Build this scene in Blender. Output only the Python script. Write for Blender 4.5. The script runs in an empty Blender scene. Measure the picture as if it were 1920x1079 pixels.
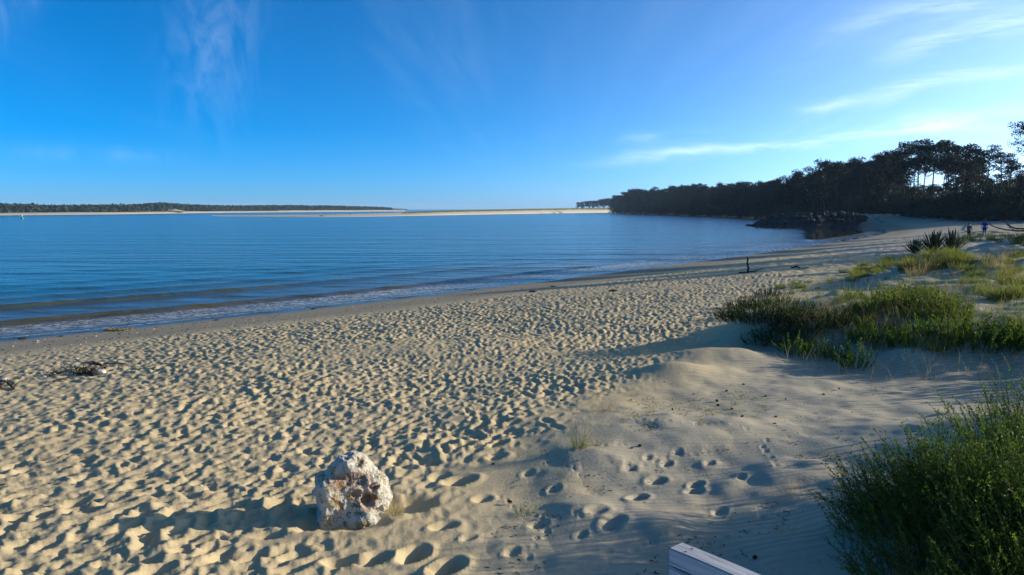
import bpy, bmesh, math, random
import numpy as np
from mathutils import Vector, Matrix

S = bpy.context.scene
COL = S.collection
R = math.radians
rng = np.random.default_rng(7)
random.seed(7)

# ------------------------------------------------------------------ camera, sky, sun
F_PX, HOR = 1400.0, 392.0
CAM_Z = 5.0
PITCH = math.atan((539.5 - HOR) / F_PX)
cam_d = bpy.data.cameras.new('camera')
cam_d.sensor_width = 36.0
cam_d.lens = 36.0 * F_PX / 1920.0
cam_d.clip_start, cam_d.clip_end = 0.1, 9000.0
cam = bpy.data.objects.new('camera', cam_d)
cam.location = (0, 0, CAM_Z)
cam.rotation_euler = (R(90) - PITCH, 0, 0)
COL.objects.link(cam)
S.camera = cam

SUN_AZ, SUN_EL = R(80), R(14.0)          # azimuth from +Y towards +X
SUN_DIR = Vector((math.sin(SUN_AZ) * math.cos(SUN_EL), math.cos(SUN_AZ) * math.cos(SUN_EL), math.sin(SUN_EL)))
sun_d = bpy.data.lights.new('sun', 'SUN')
sun_d.energy = 4.8
sun_d.angle = R(0.53)
sun_d.color = (1.0, 0.90, 0.72)
sun = bpy.data.objects.new('sun', sun_d)
sun.rotation_euler = SUN_DIR.to_track_quat('Z', 'Y').to_euler()
COL.objects.link(sun)

S.view_settings.view_transform = 'Standard'
S.view_settings.look = 'None'
S.view_settings.exposure = 0.66
S.view_settings.gamma = 1.0
S.view_settings.use_curve_mapping = False
S.cycles.max_bounces = 6
S.cycles.transparent_max_bounces = 8
S.cycles.use_denoising = True

W = bpy.data.worlds.new('World')
S.world = W
W.use_nodes = True
wn, wl = W.node_tree.nodes, W.node_tree.links
wn.clear()


class NT:
    """small helper to write node trees"""
    def __init__(self, tree):
        self.t, self.n, self.l = tree, tree.nodes, tree.links

    def add(self, kind, ins=None, **props):
        nd = self.n.new(kind)
        for k, v in props.items():
            setattr(nd, k, v)
        for k, v in (ins or {}).items():
            self.put(nd.inputs[k], v)
        return nd

    def put(self, sock, v):
        if isinstance(v, bpy.types.NodeSocket):
            self.l.new(v, sock)
        elif isinstance(v, bpy.types.Node):
            self.l.new(v.outputs[0], sock)
        else:
            sock.default_value = v

    def math(self, op, a, b=0.0, c=0.0, clamp=False):
        nd = self.n.new('ShaderNodeMath')
        nd.operation, nd.use_clamp = op, clamp
        for i, v in enumerate((a, b, c)):
            self.put(nd.inputs[i], v)
        return nd.outputs[0]

    def mix(self, fac, a, b, blend='MIX'):
        nd = self.n.new('ShaderNodeMix')
        nd.data_type, nd.blend_type = 'RGBA', blend
        self.put(nd.inputs[0], fac)
        self.put(nd.inputs[6], a)
        self.put(nd.inputs[7], b)
        return nd.outputs[2]

    def ramp(self, fac, stops):
        nd = self.n.new('ShaderNodeValToRGB')
        self.put(nd.inputs[0], fac)
        el = nd.color_ramp.elements
        while len(el) < len(stops):
            el.new(0.5)
        for e, (p, c) in zip(el, stops):
            e.position = p
            e.color = c if len(c) == 4 else (*c, 1)
        return nd.outputs[0]

    def maprange(self, v, a, b, c=0.0, d=1.0, smooth=True):
        nd = self.n.new('ShaderNodeMapRange')
        nd.interpolation_type = 'SMOOTHSTEP' if smooth else 'LINEAR'
        for k, x in zip(('Value', 'From Min', 'From Max', 'To Min', 'To Max'), (v, a, b, c, d)):
            self.put(nd.inputs[k], x)
        return nd.outputs[0]

    def noise(self, vec, scale, detail=4.0, rough=0.55, dist=0.0):
        nd = self.add('ShaderNodeTexNoise', {'Scale': scale, 'Detail': detail, 'Roughness': rough, 'Distortion': dist})
        if vec is not None:
            self.put(nd.inputs['Vector'], vec)
        return nd.outputs[0]

    def vmap(self, vec, loc=(0, 0, 0), rot=(0, 0, 0), scale=(1, 1, 1)):
        nd = self.add('ShaderNodeMapping', {'Vector': vec, 'Location': loc, 'Rotation': rot, 'Scale': scale})
        return nd.outputs[0]


w = NT(W.node_tree)
sky = w.add('ShaderNodeTexSky', sky_type='NISHITA', sun_disc=False, sun_elevation=SUN_EL, sun_rotation=SUN_AZ,
            altitude=1500.0, air_density=0.65, dust_density=1.5, ozone_density=8.0)
tc = w.add('ShaderNodeTexCoord')
sep = w.add('ShaderNodeSeparateXYZ', {0: tc.outputs['Generated']})
X, Y, Z = sep.outputs
# saturate the whole sky evenly, as the photograph's film response does
sat = w.add('ShaderNodeHueSaturation', {'Hue': 0.489, 'Saturation': 1.12, 'Value': 1.0, 'Fac': 1.0, 'Color': sky.outputs[0]})
# low haze scattering sunlight forward: a white aureole round the sun, strongest near the horizon
cosg = w.add('ShaderNodeVectorMath', {0: tc.outputs['Generated'], 1: tuple(SUN_DIR)}, operation='DOT_PRODUCT').outputs['Value']
ph = w.math('POWER', w.math('MULTIPLY_ADD', cosg, 0.5, 0.5), 6.5)
zp = w.math('MAXIMUM', Z, 0.0)
veil = w.math('MULTIPLY', ph, w.math('ADD', w.math('EXPONENT', w.math('MULTIPLY', zp, -7.0)), 0.13))
skyh = w.mix(1.0, sat.outputs[0], w.mix(veil, (0, 0, 0, 1), (14.8, 15.6, 15.5, 1)), 'ADD')
# thin high cirrus on a flat cloud layer overhead
zc = w.math('ADD', zp, 0.06)
cx, cy = w.math('DIVIDE', X, zc), w.math('DIVIDE', Y, zc)
cv = w.add('ShaderNodeCombineXYZ', {0: cx, 1: cy, 2: 0.0}).outputs[0]
n1 = w.noise(w.vmap(cv, loc=(3.7, 0.4, 0), rot=(0, 0, R(4)), scale=(.95, .085, 1)), 1.0, 7.0, 0.6, 0.5)
n2 = w.noise(w.vmap(cv, loc=(2.2, 5.0, 0), scale=(0.16, 0.16, 1)), 1.0, 3.0)
n3 = w.noise(w.vmap(cv, loc=(0.3, 2.0, 0), rot=(0, 0, R(-28)), scale=(1.3, .22, 1)), 1.3, 6.0, 0.62, 1.2)
cl = w.math('MULTIPLY', w.maprange(n1, 0.48, 0.74), w.maprange(n2, 0.38, 0.60))
cl = w.math('ADD', w.math('MULTIPLY', cl, .9), w.math('MULTIPLY', w.math('MULTIPLY', w.maprange(n3, .5, .85), w.maprange(n2, .56, .40)), .25))
cl = w.math('MULTIPLY', cl, w.maprange(Z, 0.02, 0.10))
cl = w.math('MULTIPLY', cl, w.math('MULTIPLY_ADD', ph, 0.30, 0.05), clamp=True)
# the drawn-out wisps seen that evening: azimuth, elevation, tilt, half length, half width (degrees), strength
az_ = w.math('MULTIPLY', w.math('ARCTAN2', X, Y), 57.2958)
el_ = w.math('MULTIPLY', w.math('ARCSINE', Z), 57.2958)
ae = w.add('ShaderNodeCombineXYZ', {0: az_, 1: el_, 2: 0.0}).outputs[0]
fray = w.noise(w.vmap(ae, rot=(0, 0, R(-10)), scale=(.10, .75, 1)), 1.0, 6.0, .65, .6)
el_w = w.math('ADD', el_, w.math('MULTIPLY', w.math('SUBTRACT', w.noise(ae, .16, 3.0), .5), 1.6))
for a0, e0, tilt, hl, hw, st in ((19.0, 4.6, .085, 17.0, .42, .50), (30.5, 5.6, .07, 7.0, .55, .55), (24.0, 7.3, .07, 4.5, .38, .40), (30.0, 8.3, .10, 6.0, .45, .40),
                                 (31.0, 11.2, .20, 7.0, .75, .42), (27.0, 12.6, .16, 7.0, .6, .30), (33.0, 13.6, .22, 6.0, .7, .34), (12.0, 5.2, .03, 5.0, .35, .28),
                                 (52.0, 9.0, .10, 16.0, .9, .5), (75.0, 15.0, -.05, 18.0, 1.2, .5), (-52.0, 14.0, .1, 12.0, .9, .25)):
    du = w.math('SUBTRACT', az_, a0)
    dv = w.math('SUBTRACT', el_w, w.math('MULTIPLY_ADD', du, tilt, e0))
    g_ = w.math('EXPONENT', w.math('MULTIPLY', w.math('POWER', w.math('ABSOLUTE', w.math('DIVIDE', dv, hw)), 1.6), -1.0))
    g_ = w.math('MULTIPLY', g_, w.maprange(w.math('ABSOLUTE', du), hl, hl * .3))
    cl = w.math('ADD', cl, w.math('MULTIPLY', w.math('MULTIPLY', g_, w.maprange(fray, .32, .66)), st * .72))
# two soft upright tufts towards the upper left
fray2 = w.noise(w.vmap(ae, rot=(0, 0, R(12)), scale=(.30, .11, 1)), 1.0, 6.0, .58, 2.2)
for a0, e0, lean_, ha, he, st in ((-21.0, 11.5, -.18, 2.6, 5.0, .085), (-33.0, 12.5, -.75, 1.3, 4.0, .07), (-29.0, 3.6, .0, 5.0, .5, .05)):
    de = w.math('SUBTRACT', el_, e0)
    da = w.math('SUBTRACT', w.math('SUBTRACT', az_, a0), w.math('MULTIPLY', de, -lean_))
    g_ = w.math('EXPONENT', w.math('MULTIPLY', w.math('ADD', w.math('POWER', w.math('DIVIDE', da, ha), 2.0), w.math('POWER', w.math('DIVIDE', de, he), 2.0)), -1.0))
    cl = w.math('ADD', cl, w.math('MULTIPLY', w.math('MULTIPLY', g_, w.maprange(fray2, .30, .75)), st))
cl = w.math('MINIMUM', cl, .8)
skyc = w.mix(cl, skyh, (6.9, 7.9, 8.4, 1))
bg = w.add('ShaderNodeBackground', {'Color': skyc, 'Strength': 0.13})
wo = w.add('ShaderNodeOutputWorld', {'Surface': bg.outputs[0]})


# ------------------------------------------------------------------ helpers
def mesh_np(name, V, F, mat=None, parent=None, smooth=False, attrs=None, link=True):
    """F: one array (M,k) or a list of arrays with different k"""
    Fs = F if isinstance(F, list) else [F]
    V = np.asarray(V, np.float32)
    me = bpy.data.meshes.new(name)
    me.vertices.add(len(V))
    me.vertices.foreach_set('co', V.ravel())
    loops = np.concatenate([np.asarray(f, np.int32).ravel() for f in Fs])
    tot = np.concatenate([np.full(len(f), np.asarray(f).shape[1], np.int32) for f in Fs])
    start = np.concatenate([[0], np.cumsum(tot)[:-1]]).astype(np.int32)
    me.loops.add(len(loops))
    me.loops.foreach_set('vertex_index', loops)
    me.polygons.add(len(tot))
    me.polygons.foreach_set('loop_start', start)
    me.polygons.foreach_set('loop_total', tot)
    if smooth:
        me.polygons.foreach_set('use_smooth', np.ones(len(tot), bool))
    for k, a in (attrs or {}).items():
        at_ = me.attributes.new(k, 'FLOAT', 'POINT')
        at_.data.foreach_set('value', np.asarray(a, np.float32))
    me.update(calc_edges=True)
    me.validate()
    if mat:
        me.materials.append(mat)
    if not link:
        return me
    return put(name, me, parent)


def put(name, me, parent=None, loc=None, rz=0.0, sc=1.0, rot=None):
    o = bpy.data.objects.new(name, me)
    COL.objects.link(o)
    if parent:
        o.parent = parent
    if loc is not None:
        o.location = loc
    o.rotation_euler = rot if rot is not None else (0, 0, rz)
    o.scale = (sc, sc, sc) if not hasattr(sc, '__len__') else sc
    return o


def tag(o, label=None, cat=None, group=None, kind=None):
    for k, v in (('label', label), ('category', cat), ('group', group), ('kind', kind)):
        if v:
            o[k] = v
    return o


def thing(name, label, cat, loc=(0, 0, 0), rz=0.0, group=None, sc=1.0):
    return tag(put(name, None, None, loc, rz, sc), label, cat, group)


def hash2(ix, iy, seed):
    h = (ix.astype(np.int64) * 374761393 + iy.astype(np.int64) * 668265263 + seed * 1442695041) & 0x7fffffff
    h = ((h ^ (h >> 13)) * 1274126177) & 0x7fffffff
    h = h ^ (h >> 16)
    return (h & 0xffff) / 65535.0


def vnoise(x, y, seed=0):
    x0, y0 = np.floor(x), np.floor(y)
    fx, fy = x - x0, y - y0
    fx, fy = fx * fx * fx * (fx * (fx * 6 - 15) + 10), fy * fy * fy * (fy * (fy * 6 - 15) + 10)
    a, b = hash2(x0, y0, seed), hash2(x0 + 1, y0, seed)
    c, d = hash2(x0, y0 + 1, seed), hash2(x0 + 1, y0 + 1, seed)
    return (a * (1 - fx) + b * fx) * (1 - fy) + (c * (1 - fx) + d * fx) * fy - 0.5


def fbm(x, y, oct=4, seed=0, gain=0.5):
    s, a = 0.0, 1.0
    for i in range(oct):
        s = s + a * vnoise(x * 2 ** i + 17.3 * i, y * 2 ** i - 9.1 * i, seed + i)
        a *= gain
    return s


def sstep(a, b, x):
    t = np.clip((x - a) / (b - a), 0, 1)
    return t * t * (3 - 2 * t)


def ray(px, py):
    u, v = (px - 960.0) / F_PX, (py - 539.5) / F_PX
    cp, sp = math.cos(PITCH), math.sin(PITCH)
    return np.array((u, cp - v * sp, -sp - v * cp))


def unproj(px, py, z=0.0):
    d = ray(px, py)
    t = (z - CAM_Z) / d[2]
    return np.array((d[0] * t, d[1] * t))


def poly_dist(x, y, P, closed=True):
    """signed distance, positive inside"""
    P = np.asarray(P, float)
    Q = np.roll(P, -1, axis=0)
    n = len(P) if closed else len(P) - 1
    best = np.full(x.shape, 1e18)
    inside = np.zeros(x.shape, bool)
    for i in range(n):
        ax, ay = P[i]
        bx, by = Q[i]
        ex, ey = bx - ax, by - ay
        t = np.clip(((x - ax) * ex + (y - ay) * ey) / (ex * ex + ey * ey), 0, 1)
        best = np.minimum(best, (x - ax - t * ex) ** 2 + (y - ay - t * ey) ** 2)
        c = ((ay > y) != (by > y))
        with np.errstate(divide='ignore', invalid='ignore'):
            inside ^= c & (x < (bx - ax) * (y - ay) / (by - ay if by != ay else 1e-9) + ax)
    d = np.sqrt(best)
    return np.where(inside, d, -d)


def chaikin(P, n=2):
    P = [np.array(p, float) for p in P]
    for _ in range(n):
        Q = [P[0]]
        for a, b in zip(P[:-1], P[1:]):
            Q += [a * .75 + b * .25, a * .25 + b * .75]
        Q.append(P[-1])
        P = Q
    return P


# ------------------------------------------------------------------ the lie of the land
sh_px = [(0, 640), (320, 607), (640, 574), (960, 535), (1280, 494), (1430, 474), (1560, 456), (1640, 443),
         (1668, 435), (1640, 428.5), (1560, 426), (1500, 416), (1400, 409), (1300, 405), (1200, 402), (1150, 400)]
sh = [unproj(*p) for p in sh_px]
back = sh[0] - sh[1]
back /= np.linalg.norm(back)
SHORE = [sh[0] + back * 220, sh[0] + back * 60] + sh
SHORE = chaikin(SHORE, 2)
LAND = SHORE + [np.array(p) for p in ((150, 1400), (1200, 1600), (1400, -300), (300, -500), (-200, -300))]
LAND = np.array(LAND)

# raised dune with plants, right of the beach
DUNE = [(5.6, 19.2), (5.0, 16.8), (6.6, 14.6), (8.6, 13.6), (12, 13.2), (20, 13), (60, 20), (90, 60), (60, 75), (36, 58),
        (23, 42), (15, 31), (9.5, 24)]


def shore_s(x, y):
    return poly_dist(x, y, LAND)


def base_z(x, y, s=None):
    if s is None:
        s = shore_s(x, y)
    far = sstep(120, 240, y)
    zs = np.interp(s, (-40, -8, 0, 2, 5, 10, 15, 20, 26, 34, 60, 120, 400),
                   (-3, -.5, 0, .10, .32, .78, 1.25, 1.65, 1.98, 2.2, 3.0, 4.2, 6.0))
    zf = np.interp(s, (-40, -8, 0, 4, 12, 30, 80, 400), (-3, -.5, 0, 1.2, 3.2, 4.0, 4.6, 6))
    z = zs * (1 - far) + zf * far
    land = sstep(8, 20, s)
    z = z + land * 0.22 * fbm(x * .11, y * .11, 3, 3)
    dd = poly_dist(x, y, DUNE)
    dd = dd + 0.9 * fbm(x * .5, y * .5, 3, 21)
    m = sstep(-0.5, 1.7, dd)
    z = z + m * (0.62 + 0.55 * fbm(x * .24 + 3, y * .24, 3, 5) + 0.16 * fbm(x * .9, y * .9, 3, 9))
    # hummocks of the foredune
    for bx, by, sx, sy, h in ((3.0, 13.6, .8, .55, .26), (4.2, 15.2, 1.4, .8, .22), (3.9, 5.6, 1.5, 1.2, .42), (6.0, 8.0, 2.2, 1.8, .6),
                              (0.95, 8.6, .55, .5, .13), (0.75, 7.1, .5, .4, .09), (1.35, 6.6, .35, .3, .12), (1.9, 9.8, 1.6, 1.2, .16),
                              (12.5, 11.8, 2.6, 1.2, .5)):
        z = z + h * np.exp(-((x - bx) / sx) ** 2 - ((y - by) / sy) ** 2)
    return z


_t = np.geomspace(2.0, 1500, 260)


def at(px, py, dz=0.0):
    """the point of the ground seen at a pixel of the photograph"""
    d = ray(px, py)
    t = _t
    for _ in range(2):
        x, y, z = d[0] * t, d[1] * t, CAM_Z + d[2] * t
        g = base_z(x, y)
        k = int(np.argmax(z < g))
        if z[k] >= g[k]:
            k = len(t) - 1
        t = np.linspace(t[max(k - 1, 0)], t[k], 24)
    return Vector((x[k], y[k], g[k] + dz))


def gz(x, y):
    return float(base_z(np.array([float(x)]), np.array([float(y)]))[0])


# trampled sand: a height field of overlapping footprints
GX0, GX1, GY0, GY1, GS = -30.0, 16.0, 3.5, 56.0, 0.026
nx, ny = int((GX1 - GX0) / GS), int((GY1 - GY0) / GS)
gxs = GX0 + np.arange(nx) * GS
gys = GY0 + np.arange(ny) * GS
TR_EDGE = [unproj(*p, 2.1) for p in ((560, 1300), (700, 1079), (800, 940), (870, 850), (1010, 770), (1120, 720), (1200, 690), (1330, 612), (1400, 560),
                                     (1540, 505), (1660, 470))]
TR = np.array([*TR_EDGE, (40, 130), (-200, 130), (-200, -60)])


def trample_w(x, y, s):
    return sstep(-1.1, 1.3, poly_dist(x, y, TR) + 0.9 * fbm(x * .6, y * .6, 2, 31)) * sstep(4.6, 7.5, s + 1.2 * fbm(x * .25, y * .25, 2, 33))


H = np.zeros((ny, nx), np.float32)


def stamp(px_, py_, ang, a, b, depth, rim=0.35, skew=0.0):
    r = max(a, b) * 1.9
    i0, i1 = int((px_ - r - GX0) / GS), int((px_ + r - GX0) / GS) + 1
    j0, j1 = int((py_ - r - GY0) / GS), int((py_ + r - GY0) / GS) + 1
    if i0 < 0 or j0 < 0 or i1 > nx or j1 > ny:
        return
    xx = gxs[i0:i1][None, :] - px_
    yy = gys[j0:j1][:, None] - py_
    c, s_ = math.cos(ang), math.sin(ang)
    u, v = (xx * c + yy * s_) / a, (-xx * s_ + yy * c) / b
    q = u * u + v * v
    rr = np.sqrt(q)
    prof = np.where(rr < 1, -(1 - q) ** 0.8 * (1 + skew * u), 0) + rim * np.exp(-((rr - 1.25) / 0.3) ** 2)
    H[j0:j1, i0:i1] += (depth * prof).astype(np.float32)


_nst = 44000
_px = rng.uniform(GX0 + .6, GX1 - .6, _nst * 3)
_py = GY0 + .6 + (GY1 - GY0 - 1.2) * rng.uniform(0, 1, _nst * 3)
_ok = (np.abs(_px) < 0.75 * _py + 1.5) & (poly_dist(_px, _py, TR) > rng.uniform(-1.2, .6, len(_px))) & (shore_s(_px, _py) > 4)
_px, _py = _px[_ok][:_nst], _py[_ok][:_nst]
_dep = np.clip(.95 + 1.1 * fbm(_px * .22, _py * .22, 3, 77), .35, 1.4)
_walk = 0.9 + 0.55 * rng.normal(size=len(_px))                      # mostly along the beach
for k in range(len(_px)):
    sz = rng.uniform(.55, 1.15)
    stamp(_px[k], _py[k], _walk[k], .155 * sz, .062 * sz, _dep[k] * rng.uniform(.018, .046), rng.uniform(.25, .6), rng.uniform(-.5, .5))


def thermal(A, n, lim):
    for _ in range(n):
        for ax in (0, 1):
            d = np.diff(A, axis=ax)
            ex = np.sign(d) * np.maximum(np.abs(d) - lim, 0) * 0.25
            if ax == 0:
                A[1:] -= ex
                A[:-1] += ex
            else:
                A[:, 1:] -= ex
                A[:, :-1] += ex
    return A


H = thermal(H, 10, GS * 0.62)
GXX, GYY = np.meshgrid(gxs, gys)
Hs = np.zeros_like(H)
_tmp, H = H, Hs
# single prints in the smooth sand between rock and dune
for (px, py, sz, dep) in ((862, 903, 1.3, .09), (825, 893, 1.0, .05), (775, 1040, 1.15, .10), (838, 1066, 1.25, .11), (905, 936, .8, .05),
                          (932, 858, .9, .06), (935, 832, .9, .07), (870, 836, 1.1, .05), (840, 832, 1.0, .05), (832, 988, .9, .06), (808, 870, 1.0, .05),
                          (1150, 985, 1.1, .05), (1195, 938, .9, .06), (1230, 905, .8, .05), (1305, 912, .7, .05), (1302, 925, .7, .04),
                          (990, 890, .6, .03), (1040, 920, .7, .03), (1010, 985, .7, .03), (700, 1050, 1.1, .08), (640, 1055, 1.0, .08), (560, 1040, 1.0, .07),
                          (1090, 1010, .5, .03), (1270, 850, .5, .03), (1250, 870, .6, .04), (1120, 960, .8, .04), (880, 1010, .6, .03), (960, 1040, .6, .03),
                          (1180, 880, .6, .035), (1215, 860, .5, .03), (1330, 870, .6, .03), (1390, 900, .5, .03), (1350, 960, .6, .03)):
    p = at(px, py)
    stamp(p.x, p.y, rng.uniform(0.2, 1.2), .16 * sz, .10 * sz, dep, .25, rng.uniform(-.4, .4))
for k in range(13):                                                # trails of birds and dogs
    px, py = rng.uniform(1000, 1480), rng.uniform(740, 1060)
    p = at(px, py)
    q = np.array((p.x, p.y))
    hd, sz = rng.uniform(0, 6.28), rng.uniform(.6, 1.3)
    for i in range(rng.integers(4, 10)):
        hd += rng.normal() * .25
        q = q + np.array((math.cos(hd), math.sin(hd))) * .17 * sz
        stamp(q[0] + rng.normal() * .02, q[1] + rng.normal() * .02, hd, .045 * sz, .032 * sz, rng.uniform(.008, .018), .3)
# scour pit and drifted lee of the boulder
rk = at(655, 972)
ROCK = Vector((rk.x, rk.y + 0.12, rk.z))
stamp(ROCK.x + .50, ROCK.y + .22, .3, .34, .24, .10, .15)
stamp(ROCK.x - .05, ROCK.y - .30, .1, .48, .20, .06, .2)
Hs = thermal(H, 5, GS * 0.66)
H = _tmp


def sample(A, x, y):
    fx = np.clip((x - GX0) / GS, 0, nx - 1.001)
    fy = np.clip((y - GY0) / GS, 0, ny - 1.001)
    i, j = fx.astype(int), fy.astype(int)
    a, b = fx - i, fy - j
    return (A[j, i] * (1 - a) + A[j, i + 1] * a) * (1 - b) + (A[j + 1, i] * (1 - a) + A[j + 1, i + 1] * a) * b


def detail_z(x, y, s):
    inb = sstep(0, 1.5, np.minimum(np.minimum(x - GX0, GX1 - x), np.minimum(y - GY0, GY1 - y)))
    tw = trample_w(x, y, s)
    z = inb * tw * sample(H, x, y) + inb * sample(Hs, x, y)
    out = (1 - inb) * sstep(3, 9, s) * (1 - sstep(90, 160, y))
    z = z + out * 0.10 * fbm(x * 2.1, y * 2.1, 2, 71)
    dm = sstep(0, 1.5, -poly_dist(x, y, TR)) * (1 - sstep(20, 40, y))
    z = z + (0.035 + .022 * dm) * fbm(x * 1.3, y * 1.3, 3, 41) * sstep(5, 12, s)
    hm = np.maximum(0, fbm(x * 1.9 + 4, y * 1.5, 2, 47) - .10)
    z = z + .075 * hm * dm * (1 - sstep(9, 13, y))
    return z, tw


# ------------------------------------------------------------------ materials
def new_mat(name):
    m = bpy.data.materials.new(name)
    m.use_nodes = True
    m.node_tree.nodes.clear()
    t = NT(m.node_tree)
    out = t.add('ShaderNodeOutputMaterial')
    return m, t, out


def mat_sand():
    m, t, out = new_mat('sand')
    geo = t.add('ShaderNodeNewGeometry')
    P = geo.outputs['Position']
    at_ = lambda k: t.add('ShaderNodeAttribute', attribute_name=k).outputs['Fac']
    wet, rip, grey = at_('wet'), at_('ripple'), at_('grey')
    n_big = t.noise(P, 0.55, 4, .6)
    n_mid = t.noise(P, 5.0, 4, .6)
    n_fine = t.noise(P, 160.0, 2, .7)
    c = t.mix(n_big, (.465, .36, .195, 1), (.545, .43, .25, 1))
    c = t.mix(t.math('MULTIPLY', n_mid, .5), c, (.47, .375, .235, 1))
    c = t.mix(grey, c, t.mix(n_mid, (.36, .315, .225, 1), (.43, .375, .27, 1)))
    c = t.mix(t.maprange(n_fine, .62, .75), c, (.26, .2, .13, 1))
    damp = t.mix(n_mid, (.25, .215, .15, 1), (.31, .265, .185, 1))
    c = t.mix(wet, c, damp)
    soak = at_('soak')
    c = t.mix(soak, c, (.10, .08, .055, 1))
    rough = t.maprange(soak, 0, 1, .95, .16)
    # wind ripples and grain
    wv = t.add('ShaderNodeTexWave', {'Vector': t.vmap(P, rot=(0, 0, R(-14)), scale=(.28, 1, 1)), 'Scale': 2.7, 'Distortion': 5.5, 'Detail': 2.0, 'Detail Scale': 1.4},
               wave_type='BANDS', bands_direction='Y', wave_profile='SIN')
    h = t.math('MULTIPLY', t.math('MULTIPLY', wv.outputs[1], rip), .010)
    far = t.noise(P, 3.4, 3, .6)
    h = t.math('ADD', h, t.math('MULTIPLY', far, t.math('MULTIPLY', at_('rough'), .05)))
    h = t.math('ADD', h, t.math('MULTIPLY', t.noise(P, 26, 4, .6), .006))
    h = t.math('ADD', h, t.math('MULTIPLY', n_fine, .0012))
    bp = t.add('ShaderNodeBump', {'Strength': 1.0, 'Distance': 1.0, 'Height': h})
    b = t.add('ShaderNodeBsdfPrincipled', {'Base Color': c, 'Roughness': rough, 'Specular IOR Level': t.maprange(soak, 0, 1, .08, .5), 'Normal': bp.outputs[0]})
    t.put(out.inputs[0], b.outputs[0])
    return m


def mat_water():
    m, t, out = new_mat('sea_water')
    P = t.add('ShaderNodeNewGeometry').outputs['Position']
    at_ = lambda k: t.add('ShaderNodeAttribute', attribute_name=k).outputs['Fac']
    sh_, calm, foam = at_('shallow'), at_('calm'), at_('foam')
    n0 = t.noise(t.vmap(P, rot=(0, 0, R(-42)), scale=(.02, .05, 1)), 1.0, 3)
    deep = t.mix(n0, (.012, .078, .095, 1), (.022, .105, .122, 1))
    c = t.mix(sh_, deep, (.068, .058, .024, 1))
    fo1 = t.noise(t.vmap(P, rot=(0, 0, R(-49)), scale=(1.0, 2.6, 1)), 1.9, 7, .72, 1.6)
    fm = t.math('MULTIPLY', foam, t.maprange(fo1, .47, .58), clamp=True)
    c = t.mix(fm, c, (.62, .66, .70, 1))
    rough = t.math('ADD', t.maprange(calm, 0, .8, .15, .02), t.math('MULTIPLY', fm, .5))
    rip = t.noise(t.vmap(P, rot=(0, 0, R(-40)), scale=(.6, 1.5, 1)), 2.6, 5, .6)
    sw = t.noise(t.vmap(P, rot=(0, 0, R(-44)), scale=(.10, .42, 1)), .8, 4, .55)
    far = t.noise(t.vmap(P, rot=(0, 0, R(-20)), scale=(.012, .09, 1)), 1.0, 4, .6)
    act = t.math('SUBTRACT', 1.0, calm)
    h = t.math('MULTIPLY', rip, t.maprange(act, 0, 1, .0015, .05))
    h = t.math('ADD', h, t.math('MULTIPLY', sw, t.maprange(act, 0, 1, .006, .60)))
    h = t.math('ADD', h, t.math('MULTIPLY', far, t.math('MULTIPLY', act, 1.0)))
    h = t.math('ADD', h, t.math('MULTIPLY', fm, .03))
    bp = t.add('ShaderNodeBump', {'Strength': 1.0, 'Distance': 1.0, 'Height': h})
    b = t.add('ShaderNodeBsdfPrincipled', {'Base Color': c, 'Roughness': rough, 'IOR': 1.33, 'Normal': bp.outputs[0]})
    t.put(out.inputs[0], b.outputs[0])
    return m


def mat_leaf(name, c1, c2, trans=.45, scale=.8, rough=.5, c3=None):
    """leaf colour varies from plant to plant and from sprig to sprig"""
    m, t, out = new_mat(name)
    P = t.add('ShaderNodeNewGeometry').outputs['Position']
    oi = t.add('ShaderNodeObjectInfo').outputs['Random']
    f = t.math('ADD', t.math('MULTIPLY', t.noise(P, scale, 3, .6), .8), t.math('MULTIPLY', oi, .35))
    f = t.maprange(f, .3, .85)
    c = t.mix(f, (*c1, 1), (*c2, 1))
    if c3:
        c = t.mix(t.maprange(t.noise(P, scale * 3.1, 2, .6), .56, .7), c, (*c3, 1))
    b = t.add('ShaderNodeBsdfPrincipled', {'Base Color': c, 'Roughness': rough, 'Specular IOR Level': .12})
    tr = t.add('ShaderNodeBsdfTranslucent', {'Color': t.mix(.35, c, (.55, .6, .06, 1), 'MULTIPLY') if False else c})
    mx = t.add('ShaderNodeMixShader', {0: trans, 1: b.outputs[0], 2: tr.outputs[0]})
    t.put(out.inputs[0], mx.outputs[0])
    return m


def mat_bark(name, c1, c2, scale=6.0, bump=.02):
    m, t, out = new_mat(name)
    P = t.add('ShaderNodeTexCoord').outputs['Object']
    n = t.noise(t.vmap(P, scale=(1, 1, .25)), scale, 5, .65)
    c = t.mix(t.maprange(n, .35, .65), (*c1, 1), (*c2, 1))
    bp = t.add('ShaderNodeBump', {'Strength': 1.0, 'Distance': bump, 'Height': n})
    b = t.add('ShaderNodeBsdfPrincipled', {'Base Color': c, 'Roughness': .9, 'Specular IOR Level': .1, 'Normal': bp.outputs[0]})
    t.put(out.inputs[0], b.outputs[0])
    return m


def mat_plain(name, c, rough=.8, var=.25, scale=9.0):
    m, t, out = new_mat(name)
    P = t.add('ShaderNodeTexCoord').outputs['Object']
    n = t.noise(P, scale, 4, .6)
    c_ = t.mix(n, tuple(x * (1 - var) for x in c) + (1,), tuple(min(1, x * (1 + var)) for x in c) + (1,))
    bp = t.add('ShaderNodeBump', {'Strength': .5, 'Distance': .01, 'Height': n})
    b = t.add('ShaderNodeBsdfPrincipled', {'Base Color': c_, 'Roughness': rough, 'Specular IOR Level': .2, 'Normal': bp.outputs[0]})
    t.put(out.inputs[0], b.outputs[0])
    return m


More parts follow.
